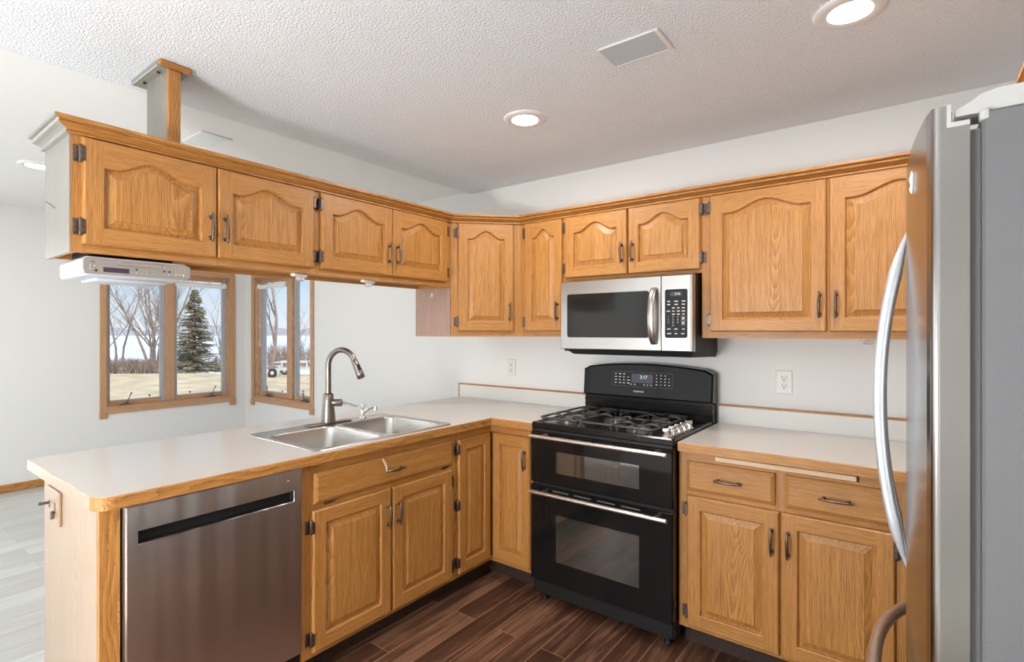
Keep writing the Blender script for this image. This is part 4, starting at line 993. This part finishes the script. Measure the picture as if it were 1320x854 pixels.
# hinge cover on the near top corner, and its far twin
for y0, y1 in ((1.084, 1.150), (1.915, 1.981)):
    mb = MB()
    prof = [(.056, 1.7390), (.056, 1.7485), (.066, 1.7530), (.078, 1.7610), (.088, 1.7680), (.105, 1.7720), (.30, 1.7730), (.31, 1.7390)]
    a = [Vector((x, y0 + .006, z)) for x, z in prof]; b = [Vector((x, y1, z)) for x, z in prof]
    mb.loft([a, b], 0, False, True, True); part('hinge_cover', mb, grey_plastic, tr_, world=True, label='light grey hinge cover')
mb = MB(); mb.box(.0845, .0965, FY0 - .0008, FY0 + .02, 1.7240, 1.7415, 0, .003, seg=2); part('corner_clip', mb, grey_plastic, tr_, world=True)

# ------------------------------------------------------------------ radio under the hanging row
tq = thing('under_cabinet_radio', 'silver and white CD radio mounted under the free end of the hanging cabinet row', 'radio', (-2.32, .687, 1.57))
mb = MB(); mb.box(-2.478, -2.1765, .531, .846, 1.584, 1.650, 0, .012, seg=3); mb.box(-2.42, -2.24, .58, .80, 1.5735, 1.586, 0, .006, seg=2); part('housing', mb, radio_body_m, tq, world=True, label='white housing')
mb = MB(); mb.box(-2.44, -2.25, .56, .82, 1.650, 1.6815); part('mounting_plate', mb, black_mt, tq, world=True)
def rxz(y0, y1, z0, z1, x, r, n=5): return [Vector((x, p.x, p.y)) for p in rr(y0, y1, z0, z1, r, 0, n)]
mb = MB(); mb.loft([rxz(.523, .851, 1.5905, 1.6425, -2.1764, .012), rxz(.523, .851, 1.5905, 1.6425, -2.168, .012), rxz(.526, .848, 1.5935, 1.6395, -2.165, .010)], 0, False, True, True)
rf_ = part('fascia', mb, silver_pl, tq, world=True, label='silver front fascia')
mb = MB(); mb.loft([rxz(.618, .755, 1.6245, 1.6345, -2.1649, .005), rxz(.620, .753, 1.6255, 1.6335, -2.160, .0042)], 0, False, True, True); part('disc_slot', mb, handle_steel, rf_, world=True)
mb = MB(); mb.box(-2.1652, -2.1644, .580, .654, 1.5985, 1.6145); part('display', mb, display_m, rf_, world=True)
for y, z, r in [(.545, 1.617, .0032), (.557, 1.617, .0032), (.545, 1.607, .0032), (.676, 1.603, .0030), (.692, 1.603, .003), (.708, 1.603, .003), (.724, 1.603, .003), (.740, 1.603, .003), (.708, 1.613, .0024), (.724, 1.613, .0024), (.740, 1.613, .0024),
                (.762, 1.603, .003), (.776, 1.603, .003), (.802, 1.606, .0045), (.815, 1.606, .0045), (.827, 1.606, .0045), (.762, 1.630, .0035)]:
    mb = MB(); mb.lathe([(r, 0), (r * .9, .0018), (r * .3, .0026)], T=Matrix.Translation((-2.165, y, z)) @ Matrix.Rotation(PI / 2, 4, 'Y'), n=10)
    part('button', mb, handle_steel, rf_, world=True)
for y, z, r in [(.676, 1.615, .0034), (.762, 1.6155, .0036), (.779, 1.6155, .0036), (.560, 1.602, .0044)]:
    mb = MB(); mb.lathe([(r, 0), (r * .9, .0018), (r * .3, .0026)], T=Matrix.Translation((-2.165, y, z)) @ Matrix.Rotation(PI / 2, 4, 'Y'), n=10)
    part('button', mb, slot_m, rf_, world=True, label='dark button')
Tr = Matrix.Translation((-2.1646, .552, 1.632)) @ Matrix.Rotation(PI / 2, 4, 'Z') @ Matrix.Rotation(PI / 2, 4, 'X')
mb = MB(); mb.tube([Vector((-2.1646, .552 + .006 * math.cos(a), 1.630 + .004 * math.sin(a))) for a in [PI * 2 * k / 14 for k in range(15)]], .0005, n=5); mb.tube([(-2.1646, .5475, 1.6300), (-2.1646, .556, 1.6312)], .0005, n=5); part('emblem', mb, pewter, rf_, world=True)

# ------------------------------------------------------------------ under-cabinet lamp clips
def puck(label, x, y, z, rz):
    t = thing('under_cabinet_light', label, 'light', (x, y, z), rz, None)
    mb = MB(); mb.box(-.034, .034, -.012, .020, -.013, -.0005, 0, .003); part('bracket', mb, white_pl, t)
    mb = MB(); mb.box(-.030, .030, -.016, -.0125, -.020, -.004, 0, .002); part('clip', mb, clear_m, t)
    mb = MB(); mb.lathe([(.006, -.0135), (.016, -.016), (.020, -.026), (.017, -.033), (.006, -.036)], (.004, .002, 0), n=16); part('lamp_cup', mb, clear_m, t, label='clear lamp cup')
puck('clear and white lamp clip under the hanging row, in front of the corner window', -2.2075, 1.320, 1.6597, PI / 2)
puck('clear and white lamp clip under the hanging row, between window and corner cabinet', -2.2075, 1.700, 1.6597, PI / 2)
puck('white lamp clip under the large wall cabinet near the refrigerator', -.146, 2.70, 1.3765, 0)
mb = MB(); mb.lathe([(.009, 0), (.009, .002), (.007, .003)], T=Matrix.Translation((-2.341, 2.283, 1.617)) @ Matrix.Rotation(PI / 2, 4, 'X'), n=12)
mb.tube([(-2.341, 2.280, 1.630), (-2.341, 2.278, 1.618), (-2.341, 2.274, 1.606), (-2.341, 2.264, 1.604), (-2.341, 2.262, 1.612)], [.006, .005, .004, .0035, .003], n=8)
solo('adhesive_hook', mb, white_pl, 'tiny white adhesive hook on the pinkish cabinet side', 'hook', (-2.341, 2.282, 1.617))

# ------------------------------------------------------------------ outlets
def outlet(label, x, z):
    t = thing('wall_outlet', label, 'outlet', (x, YK, z - .057))
    mb = MB(); mb.box(x - .036, x + .036, YK - .006, YK - .0003, z - .058, z + .058, 0, .003); part('cover_plate', mb, ivory, t, world=True)
    for s in (-1, 1):
        c = z + s * .0195; mb = MB()
        mb.loft([[Vector((p.x, YK - .0061, p.y)) for p in rr(x - .017, x + .017, c - .0145, c + .0145, .010, 0, 5)], [Vector((p.x, YK - .0085, p.y)) for p in rr(x - .0165, x + .0165, c - .014, c + .014, .0098, 0, 5)]], 0, False, True, True)
        r = part('receptacle', mb, ivory, t, world=True)
        mb = MB(); mb.box(x - .0085, x - .0055, YK - .0089, YK - .0084, c - .001, c + .009); mb.box(x + .0055, x + .0085, YK - .0089, YK - .0084, c - .001, c + .008); mb.box(x - .0028, x + .0028, YK - .0089, YK - .0084, c - .0115, c - .0045); part('slots', mb, slot_m, r, world=True)
    mb = MB(); mb.lathe([(.0032, 0), (.003, .0012), (.001, .0016)], T=Matrix.Translation((x, YK - .006, z)) @ Matrix.Rotation(PI / 2, 4, 'X'), n=10); part('screw', mb, ivory, t, world=True)
outlet('ivory duplex wall outlet left of the range, over the backsplash', -2.189, 1.146)
outlet('ivory duplex wall outlet right of the range, over the backsplash', -.497, 1.145)
t = thing('switch_plate', 'pale double switch plate on the end panel of the peninsula', 'switch', (-2.36, .4965, .74))
mb = MB(); mb.box(-2.440, -2.281, .488, .4967, .737, .852, 0, .002); part('cover_plate', mb, oak_glare, t, world=True)
mb = MB(); mb.box(-2.404, -2.392, .4865, .4879, .782, .808); mb.box(-2.402, -2.394, .462, .4864, .795, .804, 0, .002); mb.tube([(-2.398, .466, .7995), (-2.398, .458, .803)], [.006, .005], n=8); part('toggle', mb, nickel, t, world=True)
mb = MB(); mb.box(-2.333, -2.321, .4865, .4879, .775, .812); mb.box(-2.331, -2.323, .474, .4864, .757, .785, 0, .003); part('rocker', mb, nickel, t, world=True)

# ------------------------------------------------------------------ recessed lights and registers
def can(label, x, y, zc, group=None, watts=CAN_W):
    t = thing('recessed_light', label, 'ceiling light', (x, y, zc), 0, group)
    mb = MB(); mb.lathe([(.100, -.0006), (.0985, -.006), (.090, -.010), (.074, -.0115), (.062, -.008)], n=40, caps=False); part('trim_ring', mb, white_pl, t)
    mb = MB(); mb.lathe([(.0001, -.0078), (.0618, -.0078)], n=40, caps=False); part('lens', mb, lens_m, t, label='glowing lens')
    d = bpy.data.lights.new('lamp', 'AREA'); d.shape = 'DISK'; d.size = .11; d.energy = watts; d.color = (1, .98, .95)
    o = bpy.data.objects.new('lamp', d); COL.objects.link(o); o.parent = t; o.location = (0, 0, -.016)
can('lit recessed ceiling light above the range corner', -1.447, 2.014, ZK)
can('lit recessed ceiling light nearest the refrigerator', -.150, 1.945, ZK)
can('lit recessed ceiling light on the smooth ceiling, left of the hanging cabinets', -4.515, .86, ZD)
can('recessed ceiling light in the kitchen behind the viewer', -1.10, -.70, ZK)
can('recessed ceiling light in the dining area behind the viewer', -4.50, -1.60, ZD)
def globe(label, x, y, z, zc, strength):  # added pendant, out of view, gives fill light
    t = thing('fill_pendant_lamp', label, 'lamp', (x, y, z))
    mb = MB(); n = 14; mb.lathe([(max(.001, .19 * math.sin(PI * k / n)), -.19 * math.cos(PI * k / n)) for k in range(n + 1)], n=28, caps=False); part('fill_globe', mb, opal(strength), t, label='glowing fill globe')
    mb = MB(); mb.lathe([(.06, .190), (.055, .215), (.012, .225), (.006, .23), (.006, zc - z - .03), (.06, zc - z - .025), (.06, zc - z - .001)], n=20); part('stem', mb, pewter, t)
t = thing('fill_floor_lamp', 'added fill globe on a stand, unseen behind the viewer', 'lamp', (-1.35, -1.05, 0))  # added lamp, out of view, brightens the kitchen ceiling
mb = MB(); n = 16; mb.lathe([(max(.001, .24 * math.sin(PI * k / n)), 1.0 - .24 * math.cos(PI * k / n)) for k in range(n + 1)], n=32, caps=False); part('fill_globe', mb, opal(FILL_GLOBE_K), t, label='glowing fill globe')
mb = MB(); mb.lathe([(.15, 0.0), (.15, .012), (.14, .02), (.014, .03), (.011, .04), (.011, .72), (.05, .735), (.06, .759)], n=28); part('stand', mb, pewter, t)
globe('added fill pendant, unseen behind the viewer, dining side', -4.10, -1.0, 1.80, ZD, FILL_GLOBE_D)
def register(label, x0, x1, y0, y1, zc, m_):
    t = thing('ceiling_register', label, 'vent', ((x0 + x1) / 2, (y0 + y1) / 2, zc))
    mb = MB(); f = .016
    for a in ((x0, x0 + f * .4, y0, y1), (x1 - f, x1, y0, y1), (x0 + f * .4, x1 - f, y0, y0 + f * .4), (x0 + f * .4, x1 - f, y1 - f * .4, y1)): mb.box(a[0], a[1], a[2], a[3], zc - .008, zc - .0004, 0, .002)
    part('frame', mb, white_pl, t, world=True)
    mb = MB(); mb.box(x0 + f * .4, x1 - f, y0 + f * .4, y1 - f * .4, zc - .0014, zc - .0006); part('backing', mb, m_, t, world=True)
    mb = MB(); n = 9
    for i in range(n):
        y = y0 + f * .4 + (y1 - y0 - f * .8) * (i + .5) / n
        mb.add([(x0 + f * .4, y - .005, zc - .002), (x1 - f, y - .005, zc - .002), (x1 - f, y + .004, zc - .0075), (x0 + f * .4, y + .004, zc - .0075), (x0 + f * .4, y - .004, zc - .0016), (x1 - f, y - .004, zc - .0016), (x1 - f, y + .005, zc - .007), (x0 + f * .4, y + .005, zc - .007)], [(0, 1, 2, 3), (4, 7, 6, 5), (0, 4, 5, 1), (3, 2, 6, 7), (0, 3, 7, 4), (1, 5, 6, 2)])
    part('louvres', mb, m_, t, world=True)
reg_grey = simple('register_grey', (0.44, 0.437, 0.425), 0.5)
reg_pale = simple('register_pale', (0.70, 0.71, 0.70), 0.5)
register('grey ceiling register in the popcorn ceiling over the range', -.885, -.662, 1.670, 1.820, ZK, reg_grey)
register('pale ceiling register on the smooth ceiling beside the ceiling post', -3.266, -3.026, 1.240, 1.405, ZD, reg_pale)

# ------------------------------------------------------------------ outdoors
F2 = Vector((-math.sin(YAW), math.cos(YAW))); R2 = Vector((math.cos(YAW), math.sin(YAW)))
GZ = -.5                                                  # ground outside, below the floor
def shore(d, s): q = F2 * d + R2 * s; return (q.x, q.y)   # points along the lake shore (d off shore, s along it)
lawn_m = simple('dry_winter_lawn', (0.70, 0.55, 0.34), 0.9, noise=0.22, nscale=1.3)
snow_m = simple('lake_snow', (0.85, 0.88, 0.92), 0.8, noise=0.03, nscale=.2)
bank_m = simple('brown_bank', (0.42, 0.32, 0.24), 0.9, noise=0.35, nscale=2.5)
hill_m = simple('hazy_far_woods', (0.40, 0.39, 0.41), 0.9, noise=0.18, nscale=.06)
bark_m = simple('grey_brown_bark', (0.36, 0.28, 0.235), 0.9, noise=0.25, nscale=6)
twig_m = simple('brown_twigs', (0.42, 0.31, 0.24), 0.9, noise=0.2, nscale=5)
spruce_m = simple('spruce_needles', (0.30, 0.275, 0.17), 0.8, noise=0.45, nscale=3)
mb = MB(); P = [(XL - TW - .02, -30)] + [shore(22.6 + .35 * math.sin(k * 1.7) + .25 * math.sin(k * .6), s) for k, s in enumerate(range(-45, 46, 3))] + [(XL - TW - .02, YD + TW + .02)]
P = [shore(23.2 + .35 * math.sin(k * 1.7) + .25 * math.sin(k * .6), s) for k, s in enumerate(range(-60, 31, 3))] + [(40, 40), (40, YD + TW + .02), (XL - TW - .02, YD + TW + .02), (XL - TW - .02, -30)]
mb.prism(P, GZ - .3, GZ); struct('lawn', mb, lawn_m, 'dry tan lawn outside the windows')
mb = MB()
ra, rb_, rc_ = [], [], []
for k, s in enumerate(range(-60, 31, 2)):
    w1 = .35 * math.sin(k * 1.1) + .25 * math.sin(k * .5)
    ra.append(Vector((*shore(23.0 + w1 * .6, s), GZ - .02))); rb_.append(Vector((*shore(24.6 + w1, s), GZ - .10))); rc_.append(Vector((*shore(29, s), GZ - .9)))
mb.loft([ra, rb_], 0, True, False, False); mb.loft([rb_, rc_], 1, True, False, False); struct('lake_bank', mb, [snow_m, bank_m], 'snowy brown bank below the lawn')
mb = MB(); mb.prism([shore(28, -400), shore(300, -400), shore(300, 400), shore(28, 400)], GZ - 1.2, GZ - .7); struct('frozen_lake', mb, snow_m, 'snow-covered frozen lake')
mb = MB(); a, b, c = [], [], []
rnd = random.Random(5)
for k in range(241):
    s = -300 + k * 2.5; h = 4.6 + 1.7 * math.sin(k * .13) + 1.1 * math.sin(k * .41) + rnd.uniform(-.7, .7)
    a.append(Vector((*shore(272 + rnd.uniform(-2, 2), s), GZ - .75))); b.append(Vector((*shore(276 + rnd.uniform(-2, 2), s), GZ - .7 + h * .75))); c.append(Vector((*shore(284, s), GZ - .7 + h)))
mb.loft([a, b, c, [Vector((p.x - 12, p.y + 12, GZ - .75)) for p in c]], 0, True, False, False); struct('far_shore', mb, hill_m, 'hazy wooded far shore of the lake')

def branch(mb, p, d, L_, r, lev, rnd, spread=.6, up=.25, nseg=4):
    pts = [p.copy()]; rad = [r]; q = p.copy(); dd = d.normalized()
    for i in range(nseg):
        dd = (dd + Vector((rnd.uniform(-.16, .16), rnd.uniform(-.16, .16), rnd.uniform(-.05, .12)))).normalized()
        q = q + dd * (L_ / nseg); pts.append(q.copy()); rad.append(r * (1 - .72 * (i + 1) / nseg))
    mb.tube(pts, rad, n=6 if lev > 1 else 4)
    if lev <= 0: return
    for k in range(3 + lev):
        i = rnd.randint(1, nseg); a = rnd.uniform(0, 2 * PI); o_ = Vector((math.cos(a), math.sin(a), rnd.uniform(.1, .9)))
        branch(mb, pts[i], (dd * (1 - spread) + o_ * spread + Vector((0, 0, up))), L_ * rnd.uniform(.42, .68), rad[i] * .62, lev - 1, rnd, spread, up)
def ground(px, d): s = (px - CX) / FPX * d; q = shore(d, s); return Vector((q[0], q[1], GZ - .02 if d < 23 else GZ - .12))
def bare_tree(label, px, d, h, r, stems, seed, group=None, lean=0):
    rnd = random.Random(seed); p = ground(px, d); t = thing('bare_tree', label, 'tree', tuple(p), 0, group)
    for k in range(stems):
        mb = MB(); a = rnd.uniform(0, 2 * PI); o_ = Vector((math.cos(a), math.sin(a), 0)) * (.28 if stems > 1 else .06)
        branch(mb, p + o_ * .6, Vector((0, 0, 1.25)) + o_ * .8 + Vector((R2.x, R2.y, 0)) * lean, h * rnd.uniform(.62, .8), r * rnd.uniform(.75, 1), 3, rnd)
        part('trunk', mb, bark_m, t, world=True)
bare_tree('many-stemmed bare tree on the bank, in the middle of the left window pane', 199, 25.0, 5.8, .085, 5, 11)
bare_tree('slim bare tree on the bank at the left of the left window pane', 152, 25.6, 6.0, .06, 3, 23)
bare_tree('bare tree on the bank close behind the window mullion', 214, 26.2, 4.8, .06, 3, 31)
bare_tree('thin bare tree right of the evergreen', 286, 26.0, 4.6, .06, 1, 42)
bare_tree('thick bare tree seen through the corner window', 347, 21.5, 6.6, .13, 1, 71, None, .0)
bare_tree('slender bare tree at the right pane of the corner window', 394, 29.0, 3.0, .06, 2, 63)
def bush(label, px, d, w_, h, seed, n=70):
    rnd = random.Random(seed); p = ground(px, d); mb = MB()
    for k in range(n):
        a = rnd.uniform(0, 2 * PI); rr_ = rnd.random() ** .5 * w_
        q = p + Vector((R2.x * math.cos(a) * rr_ + F2.x * math.sin(a) * .4, R2.y * math.cos(a) * rr_ + F2.y * math.sin(a) * .4, 0))
        b = q + Vector((rnd.uniform(-.22, .22), rnd.uniform(-.22, .22), h * rnd.uniform(.6, 1)))
        m_ = (q + b) / 2 + Vector((rnd.uniform(-.1, .1), rnd.uniform(-.1, .1), 0))
        mb.tube([q, m_, b], [.016, .011, .004], n=4)
        for j in range(3):
            f = rnd.uniform(.3, .9); s_ = q.lerp(b, f); mb.tube([s_, s_ + Vector((rnd.uniform(-.25, .25), rnd.uniform(-.25, .25), rnd.uniform(.08, .3)))], [.008, .003], n=3)
    solo('shrub', mb, twig_m, label, 'shrub', tuple(p))
for i, (px, d, w_, h, lab) in enumerate([(159, 24.9, .7, .72, 'twiggy brown shrub between the slim tree and the left edge of the window'), (183, 24.9, .75, .70, 'twiggy brown shrub left of the many-stemmed tree'), (207, 24.9, .7, .70, 'twiggy brown shrub right of the many-stemmed tree'), (147, 24.5, .75, .75, 'twiggy brown shrub on the bank at the left edge of the window'), (171, 24.3, .7, .65, 'twiggy brown shrub on the bank beneath the slim tree'), (195, 24.6, .75, .72, 'twiggy brown shrub at the foot of the many-stemmed tree'),
        (218, 24.4, .6, .66, 'twiggy brown shrub behind the window mullion'), (292, 26.0, .7, .9, 'twiggy brown shrub right of the evergreen'), (352, 27.0, 1.0, 1.5, 'tall twiggy shrub behind the thick tree'), (368, 27.5, .9, 1.4, 'tall twiggy shrub behind the corner window mullion'), (394, 27.5, .9, 1.3, 'tall twiggy shrub in the right pane of the corner window')]):
    bush(lab, px, d, w_, h, 100 + i, 90)
# spruce
rnd = random.Random(9); p = ground(251, 24.6); ts_ = thing('spruce_tree', 'full dark evergreen spruce in the right pane of the wide window', 'tree', tuple(p))
H = 4.05; mb = MB(); mb.tube([p, p + Vector((0, 0, H * .6)), p + Vector((0, 0, H))], [.09, .05, .012], n=8); part('trunk', mb, bark_m, ts_, world=True)
mb = MB()
for k in range(34):
    f = k / 33; z = .22 + (H - .35) * f; Rr = 1.22 * (1 - f) ** .85 + .05
    for j in range(int(11 - 5 * f)):
        a = rnd.uniform(0, 2 * PI); L_ = Rr * rnd.uniform(.72, 1.08); o_ = Vector((math.cos(a), math.sin(a), 0)); base = p + Vector((0, 0, z))
        tip = base + o_ * L_ + Vector((0, 0, L_ * rnd.uniform(-.22, .10)))
        mid = (base + tip) / 2 + Vector((0, 0, -.05 * L_))
        side = Vector((-o_.y, o_.x, 0))
        mb.tube([base, mid, tip], [.030, .040, .008], n=4, flat=.7)
        for i in range(9):
            g = .18 + .09 * i; c = base.lerp(tip, g) + Vector((0, 0, -.05 * L_ * math.sin(PI * g)))
            for s in (-1, 1):
                e_ = c + side * s * (.26 * (1.1 - g) * Rr ** .5 + .03) + o_ * .10 + Vector((0, 0, rnd.uniform(-.10, .02))); mb.tube([c, e_], [.020, .006], n=3)
part('needles', mb, spruce_m, ts_, world=True)
# little trailer and a rail fence beyond the corner window
p = ground(361, 22.0); p.z = GZ
tt = thing('utility_trailer', 'small white utility trailer parked beyond the corner window', 'trailer', tuple(p))
ux = Vector((R2.x, R2.y, 0)); uy = Vector((F2.x, F2.y, 0)); uz = Vector((0, 0, 1))
TM = Matrix.Translation(p) @ Matrix(((ux.x, uy.x, 0, 0), (ux.y, uy.y, 0, 0), (0, 0, 1, 0), (0, 0, 0, 1)))
white_paint = simple('white_trailer_paint', (0.75, 0.75, 0.74), 0.5); rubber = simple('tyre_rubber', (0.03, 0.03, 0.03), 0.8)
mb = MB(); 
for y in (-.45, .45): mb.box(-.15, 1.35, y - .03, y + .03, .27, .34, T=TM)
for x in (-.12, .4, .9, 1.3): mb.box(x - .03, x + .03, -.45, .45, .27, .34, T=TM)
mb.box(1.3, 2.0, -.03, .03, .27, .33, T=TM)
for x in (-.12, 1.3):
    for y in (-.45, .45): mb.box(x - .025, x + .025, y - .025, y + .025, .34, .62, T=TM)
for y in (-.45, .45): mb.box(-.12, 1.3, y - .02, y + .02, .58, .63, T=TM)
part('frame', mb, white_paint, tt, world=True)
for y in (-.58, .58):
    Tw = TM @ Matrix.Translation((-.05, y, .175)) @ Matrix.Rotation(PI / 2, 4, 'X')
    mb = MB(); mb.lathe([(.08, -.05), (.165, -.06), (.175, -.04), (.175, .04), (.165, .06), (.08, .05)], T=Tw, n=24); wh = part('wheel', mb, rubber, tt, world=True)
    mb = MB(); mb.lathe([(.02, -.062), (.07, -.055), (.08, -.050), (.08, .050), (.07, .055), (.02, .062)], T=Tw, n=20); part('hub', mb, white_paint, wh, world=True)
tfence = thing('rail_fence', 'low white rail fence at the lawn edge beyond the corner window', 'fence', tuple(ground(370, 22.6)))
for px in (338, 360, 382, 404):
    q = ground(px, 22.6); q.z = GZ; mb = MB(); mb.box(q.x - .04, q.x + .04, q.y - .04, q.y + .04, GZ - .05, GZ + .42); part('post', mb, white_paint, tfence, world=True)
for z in (.22, .38):
    a, b = ground(334, 22.6), ground(408, 22.6); a.z = b.z = GZ + z; mb = MB(); mb.tube([a, b], .025, n=6); part('rail', mb, white_paint, tfence, world=True)
